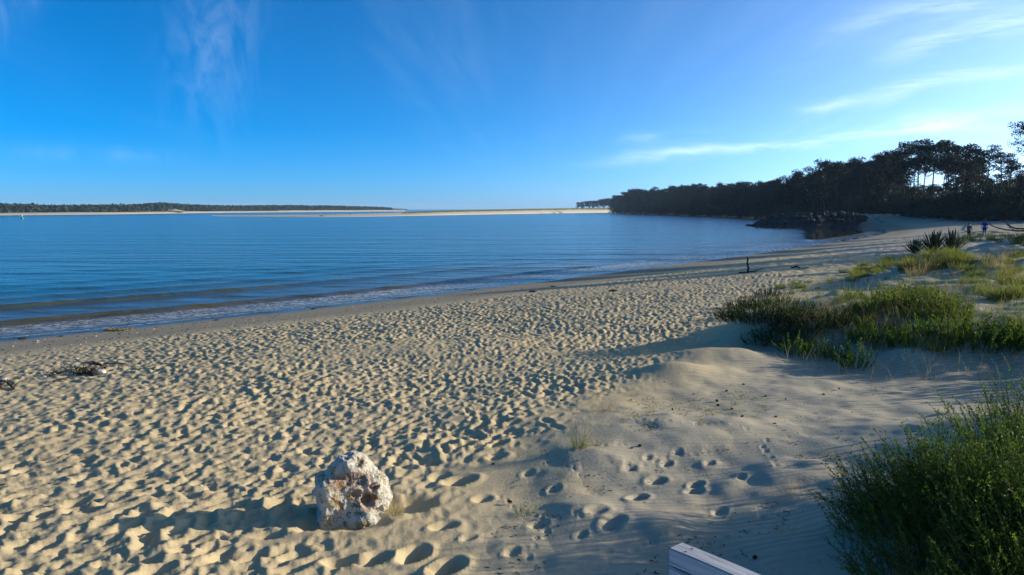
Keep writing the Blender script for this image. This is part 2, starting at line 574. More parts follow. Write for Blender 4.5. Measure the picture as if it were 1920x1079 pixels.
def mat_rock():
    m, t, out = new_mat('limestone')
    P = t.add('ShaderNodeTexCoord').outputs['Object']
    n1 = t.noise(P, 5.5, 6, .65)
    n2 = t.noise(P, 22, 5, .7)
    n3 = t.noise(t.vmap(P, loc=(4, 2, 7)), 7.0, 5, .62)
    cav = t.add('ShaderNodeAttribute', attribute_name='cavity').outputs['Fac']
    c = t.mix(n1, (.48, .43, .33, 1), (.74, .69, .57, 1))
    c = t.mix(t.maprange(t.noise(t.vmap(P, loc=(1, 9, 3)), 9, 4, .6), .52, .66), c, (.36, .26, .11, 1))
    c = t.mix(t.math('MULTIPLY', t.maprange(n3, .60, .70), .72), c, (.36, .13, .035, 1))
    c = t.mix(t.math('MULTIPLY', cav, .9), c, (.30, .11, .03, 1))
    lich = t.maprange(t.noise(t.vmap(P, loc=(7, 1, 2)), 15, 7, .78), .55, .60)
    c = t.mix(t.math('MULTIPLY', lich, .85), c, (.055, .06, .05, 1))
    vo = t.add('ShaderNodeTexVoronoi', {'Vector': P, 'Scale': 46.0}).outputs[0]
    pit = t.maprange(vo, .0, .34, 1, 0)
    pit = t.math('MULTIPLY', pit, t.maprange(n1, .42, .6))
    c = t.mix(t.math('MULTIPLY', pit, .5), c, (.10, .08, .05, 1))
    h = t.math('SUBTRACT', t.math('ADD', t.math('MULTIPLY', n2, .035), t.math('MULTIPLY', n1, .04)), t.math('MULTIPLY', pit, .02))
    bp = t.add('ShaderNodeBump', {'Strength': 1.0, 'Distance': 1.0, 'Height': h})
    b = t.add('ShaderNodeBsdfPrincipled', {'Base Color': c, 'Roughness': .92, 'Specular IOR Level': .15, 'Normal': bp.outputs[0]})
    t.put(out.inputs[0], b.outputs[0])
    return m


def mat_wood(name, c1, c2, c3):
    m, t, out = new_mat(name)
    P = t.add('ShaderNodeTexCoord').outputs['Object']
    g = t.noise(t.vmap(P, scale=(1.2, 22, 22)), 2.0, 6, .65, .4)
    c = t.mix(t.maprange(g, .3, .7), (*c1, 1), (*c2, 1))
    crack = t.maprange(t.noise(t.vmap(P, scale=(.9, 30, 30)), 2.4, 3, .5, .2), .64, .70)
    c = t.mix(t.math('MULTIPLY', crack, .8), c, (.05, .05, .05, 1))
    c = t.mix(t.math('MULTIPLY', t.maprange(t.noise(t.vmap(P, scale=(2, 5, 5)), 2.2, 5, .7), .62, .7), .6), c, (*c3, 1))
    h = t.math('SUBTRACT', t.math('MULTIPLY', g, .004), t.math('MULTIPLY', crack, .004))
    bp = t.add('ShaderNodeBump', {'Strength': 1.0, 'Distance': 1.0, 'Height': h})
    b = t.add('ShaderNodeBsdfPrincipled', {'Base Color': c, 'Roughness': .75, 'Specular IOR Level': .25, 'Normal': bp.outputs[0]})
    t.put(out.inputs[0], b.outputs[0])
    return m


M = {}
M['sand'] = mat_sand()
M['water'] = mat_water()
M['rock'] = mat_rock()
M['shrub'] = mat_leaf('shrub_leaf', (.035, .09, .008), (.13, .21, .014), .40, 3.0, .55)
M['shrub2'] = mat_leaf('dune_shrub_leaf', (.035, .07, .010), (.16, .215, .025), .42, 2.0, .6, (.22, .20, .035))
M['grass'] = mat_leaf('green_grass', (.08, .125, .016), (.20, .22, .036), .55, 1.6, .6, (.36, .28, .08))
M['straw'] = mat_leaf('dry_grass', (.28, .20, .08), (.42, .33, .15), .5, 1.6, .6)
M['moss'] = mat_leaf('pale_tuft', (.26, .24, .10), (.38, .34, .16), .4, 9.0, .7)
M['yucca'] = mat_leaf('yucca_leaf', (.014, .032, .018), (.03, .055, .026), .15, 3.0, .6)
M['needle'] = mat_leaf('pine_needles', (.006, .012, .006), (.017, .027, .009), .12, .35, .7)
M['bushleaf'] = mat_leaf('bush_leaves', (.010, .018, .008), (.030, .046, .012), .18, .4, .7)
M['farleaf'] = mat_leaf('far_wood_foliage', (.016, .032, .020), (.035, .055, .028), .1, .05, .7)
M['bark'] = mat_bark('pine_bark', (.030, .022, .016), (.075, .052, .038), 5.0, .03)
M['twig'] = mat_bark('brown_stem', (.06, .045, .025), (.13, .10, .055), 20, .003)
M['dead'] = mat_bark('dead_wood', (.020, .016, .013), (.06, .05, .04), 9, .02)
M['drift'] = mat_bark('driftwood', (.022, .018, .014), (.075, .06, .045), 14, .012)
M['stone'] = mat_plain('breakwater_stone', (.030, .029, .030), .85, .35, 1.4)
M['pale'] = mat_plain('pale_stone', (.55, .50, .42), .85, .25, 14)
M['timber'] = mat_wood('weathered_timber', (.36, .36, .36), (.50, .50, .50), (.62, .63, .64))
M['weed'] = mat_plain('seaweed', (.045, .035, .018), .6, .4, 12)
M['cone'] = mat_plain('cone_scale', (.05, .034, .022), .8, .35, 60)


# ------------------------------------------------------------------ ground and sea
def polar(angs, rads):
    A, Rr = np.meshgrid(angs, rads)
    x, y = (np.sin(A) * Rr), (np.cos(A) * Rr)
    nr, na = A.shape
    idx = np.arange(nr * na).reshape(nr, na)
    F = np.stack([idx[:-1, :-1], idx[:-1, 1:], idx[1:, 1:], idx[1:, :-1]], -1).reshape(-1, 4)
    return x.ravel(), y.ravel(), F[:, ::-1]


fine = np.linspace(R(-40), R(40), 960)
angs = np.concatenate([np.linspace(R(-180), R(-40), 70)[:-1], fine, np.linspace(R(40), R(180), 90)[1:]])
rad = [.05, 1.0, 2.0, 3.0]
while rad[-1] < 1700:
    r_ = rad[-1]
    rad.append(r_ * (1.0062 if r_ < 40 else 1.011 if r_ < 110 else 1.03 if r_ < 400 else 1.08))
x, y, F = polar(angs, np.array(rad))
s = shore_s(x, y)
z0 = base_z(x, y, s)
dz, tw = detail_z(x, y, s)
z = z0 + dz
keep = (s > -14) & ~((y > 800) & (x < .1375 * y))
fk = keep[F].all(1)
F = F[fk]
used = np.zeros(len(x), bool)
used[F.ravel()] = True
remap = np.cumsum(used) - 1
F = remap[F]
sn = s + 1.0 * fbm(x * .2, y * .2, 3, 51)
wet = 1 - sstep(3.6, 6.6, sn)
soak = 1 - sstep(-.1, 1.0, s + .35 * fbm(x * .35, y * .35, 2, 52))
dmask = sstep(0.0, 2.0, -poly_dist(x, y, TR) + .4 * fbm(x * .4, y * .4, 2, 61))
rip = dmask * (.35 + .65 * sstep(-.15, .2, fbm(x * .5, y * .5, 2, 62))) * (1 - sstep(30, 60, y))
grey = dmask
rgh = sstep(5, 9, s) * np.clip(.15 * tw + sstep(36, 60, y) * .8, 0, 1)
u = used
ground = mesh_np('sand', np.stack([x, y, z], 1)[u], F, M['sand'], smooth=True,
                 attrs={'wet': wet[u], 'soak': soak[u], 'ripple': rip[u], 'grey': grey[u], 'rough': rgh[u]})
tag(ground, 'trampled beach sand rising to rippled dunes', kind='structure')

# the sea, with small breakers rolling in
angs = np.linspace(R(-62), R(52), 620)
rad = [12.0]
while rad[-1] < 7000:
    r_ = rad[-1]
    rad.append(r_ * (1.005 if r_ < 75 else 1.02 if r_ < 250 else 1.06))
x, y, F = polar(angs, np.array(rad))
s = shore_s(x, y)
keep = s < 1.2
F = F[keep[F].all(1)]
used = np.zeros(len(x), bool)
used[F.ravel()] = True
F = (np.cumsum(used) - 1)[F]
x, y, s = x[used], y[used], s[used]
along = (x - sh[0][0]) * .65 + (y - sh[0][1]) * .757
wob = .9 * fbm(along * .03, s * .05, 2, 81)
z = np.zeros_like(x)
fade = 1 - sstep(2, 48, along)
for s0, h, ws, wf in ((-4.9, .22, 1.0, .36), (-8.6, .04, .9, .6), (-11.2, .18, 1.3, .44), (-15.6, .14, 1.5, .55), (-19.6, .13, 1.7, .8), (-24.0, .10, 1.8, .9), (-28.5, .09, 2, 1.1),
                      (-34, .06, 2.2, 1.3), (-41, .05, 2.4, 1.5)):
    d = s - s0 - wob * (1 + .02 * abs(s0))
    amp = h * np.clip(.9 + .6 * vnoise(along * .05 + s0, s * 0 + s0, 83), .5, 1.3) * (.28 + .72 * fade)
    z += amp * np.exp(-(d / np.where(d < 0, ws, wf)) ** 2)
z += .012 * fbm(x * .5, y * 1.2, 3, 85) * sstep(0, -4, s) if False else 0
z += 0.02 * sstep(0.5, -1, s) if False else 0
cx_, cy_ = unproj(1570, 440)
calm = np.clip(1.5 * np.exp(-(((x - cx_) / 34) ** 2 + ((y - cy_) / 48) ** 2)), 0, 1) * sstep(1470, 1530, 960 + 1400 * x / np.maximum(y, 1))
shallow = sstep(-22, -5, s)
foam = sstep(-4.4, -3.6, s - wob) * (1 - sstep(-1.6, -.9, s)) * (.62 + .6 * vnoise(along * .1, s * .3, 87)) * (1 - .6 * sstep(60, 100, along))
line = np.exp(-((s + .75 + .35 * vnoise(along * .25, s * 0, 88)) / .10) ** 2) * 1.1
foam = np.clip(foam + line, 0, 1)
sea = mesh_np('water', np.stack([x, y, z], 1), F, M['water'], smooth=True, attrs={'shallow': shallow, 'calm': calm, 'foam': foam})
tag(sea, 'calm blue bay with small breakers along the beach', kind='structure')


# ------------------------------------------------------------------ geometry builders for plants
def ribbons(base, azim, length, lean, width, droop, lev=4, r=rng):
    """curved blades: arrays of n blades -> verts, quads"""
    n = len(base)
    t = np.linspace(0, 1, lev)
    ang = lean[:, None] + droop[:, None] * t[None, :] ** 1.4          # from vertical
    seg = length[:, None] / (lev - 1)
    dh = np.sin(ang) * seg
    dv = np.cos(ang) * seg
    hh = np.concatenate([np.zeros((n, 1)), np.cumsum(dh[:, 1:], 1)], 1)
    vv = np.concatenate([np.zeros((n, 1)), np.cumsum(dv[:, 1:], 1)], 1)
    ca, sa = np.cos(azim)[:, None], np.sin(azim)[:, None]
    cx = base[:, 0:1] + hh * ca
    cy = base[:, 1:2] + hh * sa
    cz = base[:, 2:3] + vv
    tw = azim + np.pi / 2 + r.normal(size=n) * .5
    wx, wy = np.cos(tw)[:, None], np.sin(tw)[:, None]
    wd = width[:, None] * (1 - .88 * t[None, :] ** 1.5) * .5
    V = np.stack([np.stack([cx - wx * wd, cy - wy * wd, cz], -1), np.stack([cx + wx * wd, cy + wy * wd, cz], -1)], 2)  # n,lev,2,3
    V = V.reshape(-1, 3)
    i = (np.arange(n) * lev * 2)[:, None] + (np.arange(lev - 1) * 2)[None, :]
    i = i.ravel()
    F = np.stack([i, i + 1, i + 3, i + 2], 1)
    return V, F


def leaves_np(C, D, ln, wd, r=rng):
    """diamond leaves at C pointing along D"""
    n = len(C)
    D = D / np.linalg.norm(D, axis=1, keepdims=True)
    up = r.normal(size=(n, 3))
    side = np.cross(D, up)
    side /= np.linalg.norm(side, axis=1, keepdims=True) + 1e-9
    nrm = np.cross(side, D)
    ln, wd = np.broadcast_to(ln, n)[:, None], np.broadcast_to(wd, n)[:, None]
    a = C
    m = C + D * ln * .5 + nrm * ln * .06
    V = np.stack([a, m + side * wd * .5, C + D * ln, m - side * wd * .5], 1).reshape(-1, 3)
    F = (np.arange(n) * 4)[:, None] + np.arange(4)[None, :]
    return V, F


def join(parts):
    Vs, Fs, o = [], [], 0
    for V, F in parts:
        Vs.append(V)
        Fs.append(F + o)
        o += len(V)
    return np.concatenate(Vs), np.concatenate(Fs)


def tube(pts, rads, k=5):
    pts = np.asarray(pts, float)
    rads = np.asarray(rads, float)
    n = len(pts)
    T = np.gradient(pts, axis=0)
    T /= np.linalg.norm(T, axis=1, keepdims=True) + 1e-9
    ref = np.array((0, 0, 1.0)) if abs(T[:, 2]).mean() < .8 else np.array((1.0, 0, 0))
    A = np.cross(T, ref)
    A /= np.linalg.norm(A, axis=1, keepdims=True) + 1e-9
    B = np.cross(T, A)
    th = np.arange(k) * 2 * np.pi / k
    V = pts[:, None, :] + rads[:, None, None] * (np.cos(th)[None, :, None] * A[:, None, :] + np.sin(th)[None, :, None] * B[:, None, :])
    idx = np.arange(n * k).reshape(n, k)
    nx_ = np.roll(idx, -1, axis=1)
    F = np.stack([idx[:-1], nx_[:-1], nx_[1:], idx[1:]], -1).reshape(-1, 4)
    V = V.reshape(-1, 3)
    V = np.concatenate([V, pts[-1:], pts[:1]])
    a, b = len(V) - 2, len(V) - 1
    cap = np.stack([idx[-1], nx_[-1], np.full(k, a), np.full(k, a)], 1)
    cap0 = np.stack([nx_[0], idx[0], np.full(k, b), np.full(k, b)], 1)
    return V, np.concatenate([F, cap, cap0])


def mesh_q(name, VF, mat, **kw):
    """quads, with collapsed quads turned into triangles"""
    V, F = VF
    tri = F[:, 2] == F[:, 3]
    Fs = []
    if (~tri).any():
        Fs.append(F[~tri])
    if tri.any():
        Fs.append(F[tri][:, :3])
    return mesh_np(name, V, Fs, mat, **kw)


def unit(n, r=rng):
    v = r.normal(size=(n, 3))
    return v / np.linalg.norm(v, axis=1, keepdims=True)


# ------------------------------------------------------------------ the far shore and the sand spit
def strip_land(name, near, crest, ztop, depth, mat, zn=(0.0, 0.0), seed=0, rows=14, bump=.35, label=None):
    """low land seen across the water: near waterline points, rising to a crest line then going back"""
    near = [unproj(*p) for p in near]
    near = np.array(chaikin(near, 2))
    L = np.concatenate([[0], np.cumsum(np.linalg.norm(np.diff(near, axis=0), axis=1))])
    n = 240
    u = np.linspace(0, L[-1], n)
    P = np.stack([np.interp(u, L, near[:, 0]), np.interp(u, L, near[:, 1])], 1)
    dirs = P / np.linalg.norm(P, axis=1, keepdims=True)
    uu = np.linspace(0, 1, n)
    zt = np.interp(uu, *zip(*ztop))
    V = []
    for j in range(rows):
        t = j / (rows - 1)
        d = depth * t ** 1.6
        prof = np.interp(t, (0, .25, .5, .7, 1), (0, .28, .62, .95, 1.0))
        z = zt * prof * (1 + bump * fbm(P[:, 0] * .02 + seed, P[:, 1] * .02 + t * 3, 3, seed)) - (.4 if j == 0 else 0)
        V.append(np.stack([P[:, 0] + dirs[:, 0] * d, P[:, 1] + dirs[:, 1] * d, z], 1))
    V = np.array(V).reshape(-1, 3)
    idx = np.arange(rows * n).reshape(rows, n)
    F = np.stack([idx[:-1, :-1], idx[1:, :-1], idx[1:, 1:], idx[:-1, 1:]], -1).reshape(-1, 4)
    o = mesh_np(name, V, F[:, ::-1], mat, smooth=True)
    tag(o, label, kind='structure')
    return o, P, dirs, zt


def mat_far_sand():
    m, t, out = new_mat('distant_sand')
    P = t.add('ShaderNodeNewGeometry').outputs['Position']
    n = t.noise(t.vmap(P, scale=(.01, .02, .4)), 3.0, 4, .6)
    c = t.mix(n, (.40, .34, .25, 1), (.56, .49, .37, 1))
    b = t.add('ShaderNodeBsdfPrincipled', {'Base Color': c, 'Roughness': .95, 'Specular IOR Level': .1})
    t.put(out.inputs[0], b.outputs[0])
    return m


M['farsand'] = mat_far_sand()
far_near = [(-420, 406.5), (-150, 405.2), (0, 404), (120, 403), (250, 401.6), (400, 399.4), (520, 398.2), (640, 397.2), (760, 396.4)]
far_o, fP, fD, fzt = strip_land('far_shore', far_near, None, [(0, 1.7), (.5, 2.0), (.8, 2.6), (1, 2)], 40, M['farsand'], seed=3, label='long pale beach of the opposite shore')
# wooded ridge behind it (one mass far off)
VV = []
prng = np.random.default_rng(21)
sky_px = [(-420, 384), (0, 386), (60, 387), (100, 389), (150, 388.5), (200, 387.5), (250, 387.5), (290, 384.2), (310, 383.6), (340, 386), (400, 388), (470, 388), (520, 387.2), (560, 387.4), (600, 387.4),
          (640, 388), (690, 389.2), (740, 391.5)]


def sky_y(px, tab):
    a = np.array(tab)
    return float(np.interp(px, a[:, 0], a[:, 1]))


parts = []
for i in range(2600):
    q = prng.uniform(0, 1)
    k = int(q * 239)
    back_ = prng.uniform(30, 170)
    p = fP[k] + fD[k] * back_
    dist = p[1]
    px = 960 + 1400 * p[0] / p[1]
    if px < -260 or px > 735:
        continue
    top = CAM_Z + (HOR - sky_y(px, sky_px) + prng.normal() * .45) / 1400 * np.hypot(p[0], p[1])
    nl = 26
    zlo = 1.5
    zz = zlo + (top - zlo) * prng.uniform(0, 1, nl) ** .7
    rr = (4 + back_ * .0) * (1 - .4 * (zz - zlo) / max(.1, top - zlo))
    C = np.stack([p[0] + prng.normal(size=nl) * rr * .6, p[1] + prng.normal(size=nl) * rr * .6, zz], 1)
    parts.append(leaves_np(C, unit(nl, prng) + (0, 0, .3), prng.uniform(1.6, 3.2, nl), prng.uniform(1.4, 2.6, nl), prng))
wood = mesh_q('far_forest', join(parts), M['farleaf'])
tag(wood, 'dark green wood along the opposite shore', kind='stuff')


# ridge of ground under the far wood
def ridge(name, tab, dist_of, mat, label, x0, x1, thick, kind='structure'):
    pxs = np.linspace(x0, x1, 160)
    V = []
    for r_, f in ((0, 0.0), (.35, .55), (1, 1.0), (1.6, .9), (2.4, 0.0)):
        for px in pxs:
            d = dist_of(px) + thick * r_
            t = (px - 960) / 1400
            z = (CAM_Z + (HOR - sky_y(px, tab)) / 1400 * d) * f + .25 * f * math.sin(px * .21) + .5
            V.append((t * d, d, z))
    idx = np.arange(5 * 160).reshape(5, 160)
    F = np.stack([idx[:-1, :-1], idx[:-1, 1:], idx[1:, 1:], idx[1:, :-1]], -1).reshape(-1, 4)
    o = mesh_np(name, np.array(V), F, mat, smooth=True)
    return tag(o, label, kind=kind)


M['hill'] = mat_leaf('hill_scrub', (.05, .075, .06), (.07, .10, .075), .0, .02, .9)
ridge('hill', [(500, 388.5), (545, 387.6), (600, 387.2), (640, 387.8), (690, 389.0), (740, 391.0), (760, 392.5)], lambda px: 2600.0, M['hill'],
      'low bluish hill beyond the far shore', 480, 765, 160)
ridge('wooded_hill', [(-300, 387), (0, 389), (150, 391), (240, 390), (300, 386.5), (330, 388), (420, 390.5), (560, 391), (700, 392)],
      lambda px: float(np.interp(px, (-300, 0, 400, 700), (760, 800, 1300, 2300))), M['hill'], 'wooded ridge of the far shore', -300, 690, 60)


# bare sand dunes showing in the far wood
def bare_dune(px0, pxt, px1, ytop, dist, label):
    n, mrow = 40, 12
    V = []
    for j in range(mrow):
        v = j / (mrow - 1)
        for i in range(n):
            u = i / (n - 1)
            px = px0 + (px1 - px0) * u
            env = math.sin(math.pi * u) ** 1.1 * (1 - .25 * vnoise(np.array([u * 7.0]), np.array([v * 3]), int(dist))[0])
            h = (HOR - ytop) / 1400 * dist + CAM_Z
            z = 2.2 + (h - 2.2) * env * math.sin(v * math.pi * .62)
            d = dist + 36 * v
            V.append(((px - 960) / 1400 * d, d, z))
    idx = np.arange(n * mrow).reshape(mrow, n)
    F = np.stack([idx[:-1, :-1], idx[:-1, 1:], idx[1:, 1:], idx[1:, :-1]], -1).reshape(-1, 4)
    o = mesh_np('bare_dune', np.array(V), F, M['farsand'], smooth=True)
    return tag(o, label, 'dune', 'bare dunes on the far shore')


bare_dune(272, 303, 352, 390.3, 850, 'tall bare sand dune under the highest hump of the far wood')
bare_dune(556, 570, 588, 390.0, 1270, 'small bare sand dune at the thin end of the far wood')

# sand spit closing the bay
spit_near = [(398, 405.6), (430, 406.6), (520, 407.4), (610, 407.5), (700, 406.2), (800, 404.4), (900, 402.4), (1000, 400.8), (1080, 399.6), (1165, 398.6)]
spit_o, sP, sD, szt = strip_land('sand_spit', spit_near, None, [(0, .12), (.05, .35), (.12, .9), (.22, 1.6), (.33, 3.0), (.6, 4.6), (.8, 5.6), (1, 5.6)], 60, M['farsand'], seed=8, rows=14, bump=.05,
                                 label='low sand spit across the mouth of the bay')
parts = []
for i in range(5200):
    k = int(prng.uniform(.26, 1) * 239)
    bk = prng.uniform(22, 58)
    p = sP[k] + sD[k] * bk
    zg = szt[k] * np.interp((bk / 60) ** (1 / 1.6), (0, .25, .5, .7, 1), (0, .28, .62, .95, 1.0))
    nl = 6
    C = np.stack([p[0] + prng.normal(size=nl) * .9, p[1] + prng.normal(size=nl) * .9, np.full(nl, zg - .1)], 1)
    parts.append(leaves_np(C, unit(nl, prng) * .6 + (0, 0, .9), prng.uniform(.3, .75, nl), prng.uniform(.3, .6, nl), prng))
o = mesh_q('marram_grass', join(parts), M['grass'])
tag(o, 'thin dune grass along the top of the sand spit', kind='stuff')

# ------------------------------------------------------------------ pines
def pine_variant(seed, crown0, spread, ncl, tuft, nt, flat=.5):
    """unit pine 1 m tall -> (trunk VF, crown VF), scaled by height later"""
    r = np.random.default_rng(seed)
    lean = r.normal(size=2) * .035
    zz = np.linspace(-.03, .93, 9)
    bend = r.normal(size=2) * .03
    path = np.stack([lean[0] * zz + bend[0] * np.sin(zz * 3.1), lean[1] * zz + bend[1] * np.sin(zz * 2.7), zz], 1)
    rad_ = np.interp(zz, (0, .1, .9), (.017, .0135, .004))
    tr = [tube(path, rad_, 6)]
    cr = []
    for i in range(ncl):
        f = r.uniform(0, 1) ** .8
        h = crown0 + (1 - crown0) * f
        reach = spread * (1 - .62 * f ** 2.0) * r.uniform(.25, 1.0)
        a = r.uniform(0, 2 * np.pi)
        root = np.array([np.interp(h - .06, zz, path[:, 0]), np.interp(h - .06, zz, path[:, 1]), h - .06 - reach * .15])
        tip = root + np.array([np.cos(a) * reach, np.sin(a) * reach, .05 + reach * r.uniform(.05, .4)])
        mid = (root + tip) / 2 + r.normal(size=3) * .012
        if reach > .05:
            tr.append(tube([root, mid, tip], [.0045, .0032, .0015], 4))
        rx = r.uniform(.045, .085)
        n = int(nt * r.uniform(.7, 1.3))
        q = unit(n, r) * (r.uniform(0, 1, (n, 1)) ** .45)
        C = tip + q * np.array([rx, rx, rx * flat])
        D = q * (1, 1, .5) + (0, 0, .45) + r.normal(size=(n, 3)) * .35
        cr.append(leaves_np(C, D, r.uniform(.8, 1.5, n) * tuft, r.uniform(.45, .9, n) * tuft, r))
    return join(tr), join(cr)


PINES = []
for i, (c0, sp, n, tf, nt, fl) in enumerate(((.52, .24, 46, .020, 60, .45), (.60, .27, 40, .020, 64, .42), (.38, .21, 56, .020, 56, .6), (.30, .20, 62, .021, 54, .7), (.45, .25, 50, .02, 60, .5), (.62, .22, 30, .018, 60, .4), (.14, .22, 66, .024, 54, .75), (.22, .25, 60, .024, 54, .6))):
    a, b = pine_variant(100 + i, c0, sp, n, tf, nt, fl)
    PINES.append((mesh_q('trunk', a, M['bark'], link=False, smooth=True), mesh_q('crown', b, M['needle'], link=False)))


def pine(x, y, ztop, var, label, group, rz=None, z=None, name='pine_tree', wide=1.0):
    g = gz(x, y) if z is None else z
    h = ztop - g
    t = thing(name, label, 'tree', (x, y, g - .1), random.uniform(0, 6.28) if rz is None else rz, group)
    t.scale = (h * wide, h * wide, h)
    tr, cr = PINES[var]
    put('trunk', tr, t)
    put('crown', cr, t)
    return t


def bush_variant(seed, n, leaf, tall=.8):
    r = np.random.default_rng(seed)
    cr, st = [], []
    for i in range(16):
        c = r.normal(size=3) * (.30, .30, .0) + (0, 0, r.uniform(.25, .95) * tall)
        q = unit(n, r) * r.uniform(.4, 1, (n, 1)) ** .5
        C = c + q * np.array((.30, .30, .22)) * r.uniform(.6, 1.15)
        C[:, 2] = np.abs(C[:, 2])
        cr.append(leaves_np(C, q + (0, 0, .4) + r.normal(size=(n, 3)) * .4, r.uniform(.7, 1.4, n) * leaf, r.uniform(.5, 1, n) * leaf * .7, r))
        st.append(tube([(0, 0, -.1), c * (.4, .4, .5), c], [.03, .02, .008], 4))
    return mesh_q('branches', join(st), M['bark'], link=False), mesh_q('foliage', join(cr), M['bushleaf'], link=False)


BUSH = [bush_variant(300 + i, 70, .085) for i in range(4)]


def bush(x, y, sx, h, label, group, var=None, z=None):
    g = gz(x, y) if z is None else z
    t = thing('bush', label, 'bush', (x, y, g - .1), random.uniform(0, 6.28), group)
    t.scale = (sx, sx, h)
    a, b = BUSH[random.randrange(4) if var is None else var]
    put('branches', a, t)
    put('foliage', b, t)
    return t


def top_of(topy, d):
    return CAM_Z + (HOR - topy) / 1400 * d


# the pines standing out in the skyline, from left to right
front = [(1452, 338, 330, 3), (1474, 329, 305, 2), (1497, 321, 292, 3), (1520, 312, 280, 2), (1545, 301, 270, 3), (1568, 303, 262, 2), (1590, 297, 255, 3), (1613, 304, 248, 2),
         (1634, 290, 240, 3), (1656, 283, 232, 2), (1690, 268, 206, 4), (1717, 267, 200, 0), (1743, 261, 198, 1), (1768, 268, 200, 0), (1796, 270, 206, 1), (1818, 284, 214, 0),
         (1842, 275, 203, 5), (1862, 280, 198, 5), (1884, 300, 190, 4), (1912, 318, 172, 2)]
lab_front = {1743: 'tallest flat topped pine of the wood against the white sky', 1690: 'broad dark pine at the shoulder where the wood rises',
             1842: 'slender open pine with sky showing through its crown', 1862: 'thin bare stemmed pine beside the slender open pine',
             1796: 'flat topped pine at the right end of the tall clump', 1717: 'leaning pine with bare trunk just left of the tallest pine', 1768: 'flat topped pine just right of the tallest pine'}
_nth = 'lowest second third fourth fifth sixth seventh eighth ninth tenth'.split()
ord_front = {p_[0]: ('%s tall dark pine from the left along the rising skyline behind the mound' % _nth[i]).replace('lowest tall', 'first and lowest tall') for i, p_ in enumerate(front[:10])}
ord_front.update({1818: 'dark pine between the tall clump and the slender open pine', 1884: 'shorter dark pine right of the thin bare stemmed pine', 1912: 'low dark pine just left of the near pine at the edge'})
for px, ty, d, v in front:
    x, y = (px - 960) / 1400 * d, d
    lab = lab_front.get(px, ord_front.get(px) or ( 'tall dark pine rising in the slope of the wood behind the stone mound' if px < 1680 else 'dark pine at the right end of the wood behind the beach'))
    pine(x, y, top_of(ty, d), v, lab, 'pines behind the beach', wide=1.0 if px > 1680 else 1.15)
sk_tab = [(1140, 372), (1150, 366), (1170, 360), (1200, 355), (1240, 353), (1280, 350), (1310, 347), (1350, 347), (1400, 344), (1440, 341), (1460, 336), (1500, 322), (1530, 308), (1550, 302),
          (1590, 299), (1640, 290), (1680, 276), (1700, 272), (1800, 280), (1840, 292), (1900, 312), (2000, 300), (2200, 280)]
# inner rows of the near wood
for i in range(96):
    px = random.uniform(1440, 2060) if i < 50 else random.uniform(1440, 1690)
    d = float(np.interp(px, (1440, 1550, 1650, 1750, 1900, 2060), (345, 280, 245, 222, 205, 190))) + random.uniform(8, 70)
    x, y = (px - 960) / 1400 * d, d
    lower = random.uniform(4, 26) if px < 1680 else random.uniform(14, 44)
    if 1680 < px < 1880:
        lower = random.choice([random.uniform(12, 30), random.uniform(60, 85)])
    pine(x, y, top_of(sky_y(px, sk_tab) + lower, d), random.choice((2, 3, 6, 6, 7)) if px < 1680 else random.choice((0, 1, 5, 5)),
         'dark pine standing in the inner rows of the wood behind the beach', 'pines inside the wood')
for i in range(18):
    px = 1688 + i * 11 + random.uniform(-4, 4)
    d = random.uniform(228, 262)
    pine((px - 960) / 1400 * d, d, top_of(random.uniform(326, 352), d), random.choice((6, 7, 6)), 'dark pine standing in the inner rows of the wood behind the beach', 'pines inside the wood', wide=1.2)
# the long wooded coast beyond the stone mound
coastx = lambda d: np.interp(d, (350, 412, 538, 700, 875), (131, 129, 130, 121, 119))
for row, (n, lo) in enumerate(((52, 0), (40, 7))):
    for i in range(n):
        px = 1148 + (1452 - 1148) * (i + random.uniform(-.3, .3)) / (n - 1)
        dc = float(np.interp(px, (1150, 1200, 1300, 1400, 1450), (872, 700, 535, 405, 340))) + 20 + row * -9 + random.uniform(0, 10)
        big = 3.2 * math.sin(px * .11) * math.sin(px * .043 + 1)
        x, y = (px - 960) / 1400 * dc, dc
        pine(x, y, top_of(sky_y(px, sk_tab) + lo + big + abs(random.gauss(0, 3.2)) - 1.5, dc), random.choice((3, 6, 6, 7)),
             'dark pine in the long wooded shore running back to the spit', 'pines along the far side of the bay', wide=1.25)
for i in range(26):
    px = 1082 + i * 2.7 + random.uniform(-1.5, 1.5)
    dc = 1125 + random.uniform(-15, 25)
    pine((px - 960) / 1400 * dc, dc, top_of(380 - i * .32 + random.uniform(-1.4, 1.4), dc), random.choice((2, 3, 7, 6)),
         'small distant pine in the thin grove at the root of the spit', 'pines at the root of the spit', z=4.2, wide=1.2)
# dark bushes under the pines
for i in range(120):
    px = 1452 + (2080 - 1452) * (i + random.random()) / 120
    row = i % 3
    d = float(np.interp(px, (1440, 1520, 1600, 1650, 1700, 1800, 1920, 2080), (335, 290, 255, 232, 200, 176, 160, 140))) + row * 9 + random.uniform(-2, 3)
    x, y = (px - 960) / 1400 * d, d
    hb = random.uniform(2.6, 4.6) * (1 + .55 * row)
    bush(x, y, random.uniform(4, 6), hb, 'dark thicket bush under the pines at the head of the beach', 'bushes under the pines')
for i in range(70):
    px = 1150 + (1455 - 1150) * (i + random.random()) / 70
    d = float(np.interp(px, (1150, 1200, 1300, 1400, 1450), (866, 694, 530, 405, 345))) + random.uniform(4, 8)
    x, y = (px - 960) / 1400 * d, d
    bush(x, y, random.uniform(6, 9), random.uniform(6, 12), 'dark bush at the foot of the pines on the far side of the bay', 'bushes along the far side of the bay')
for px, d, hb in ((1508, 306, 8), (1524, 300, 9), (1538, 298, 9), (1550, 296, 8), (1566, 292, 8)):
    bush((px - 960) / 1400 * d, d, 7, hb, 'dark thicket bush under the pines at the head of the beach', 'bushes under the pines')
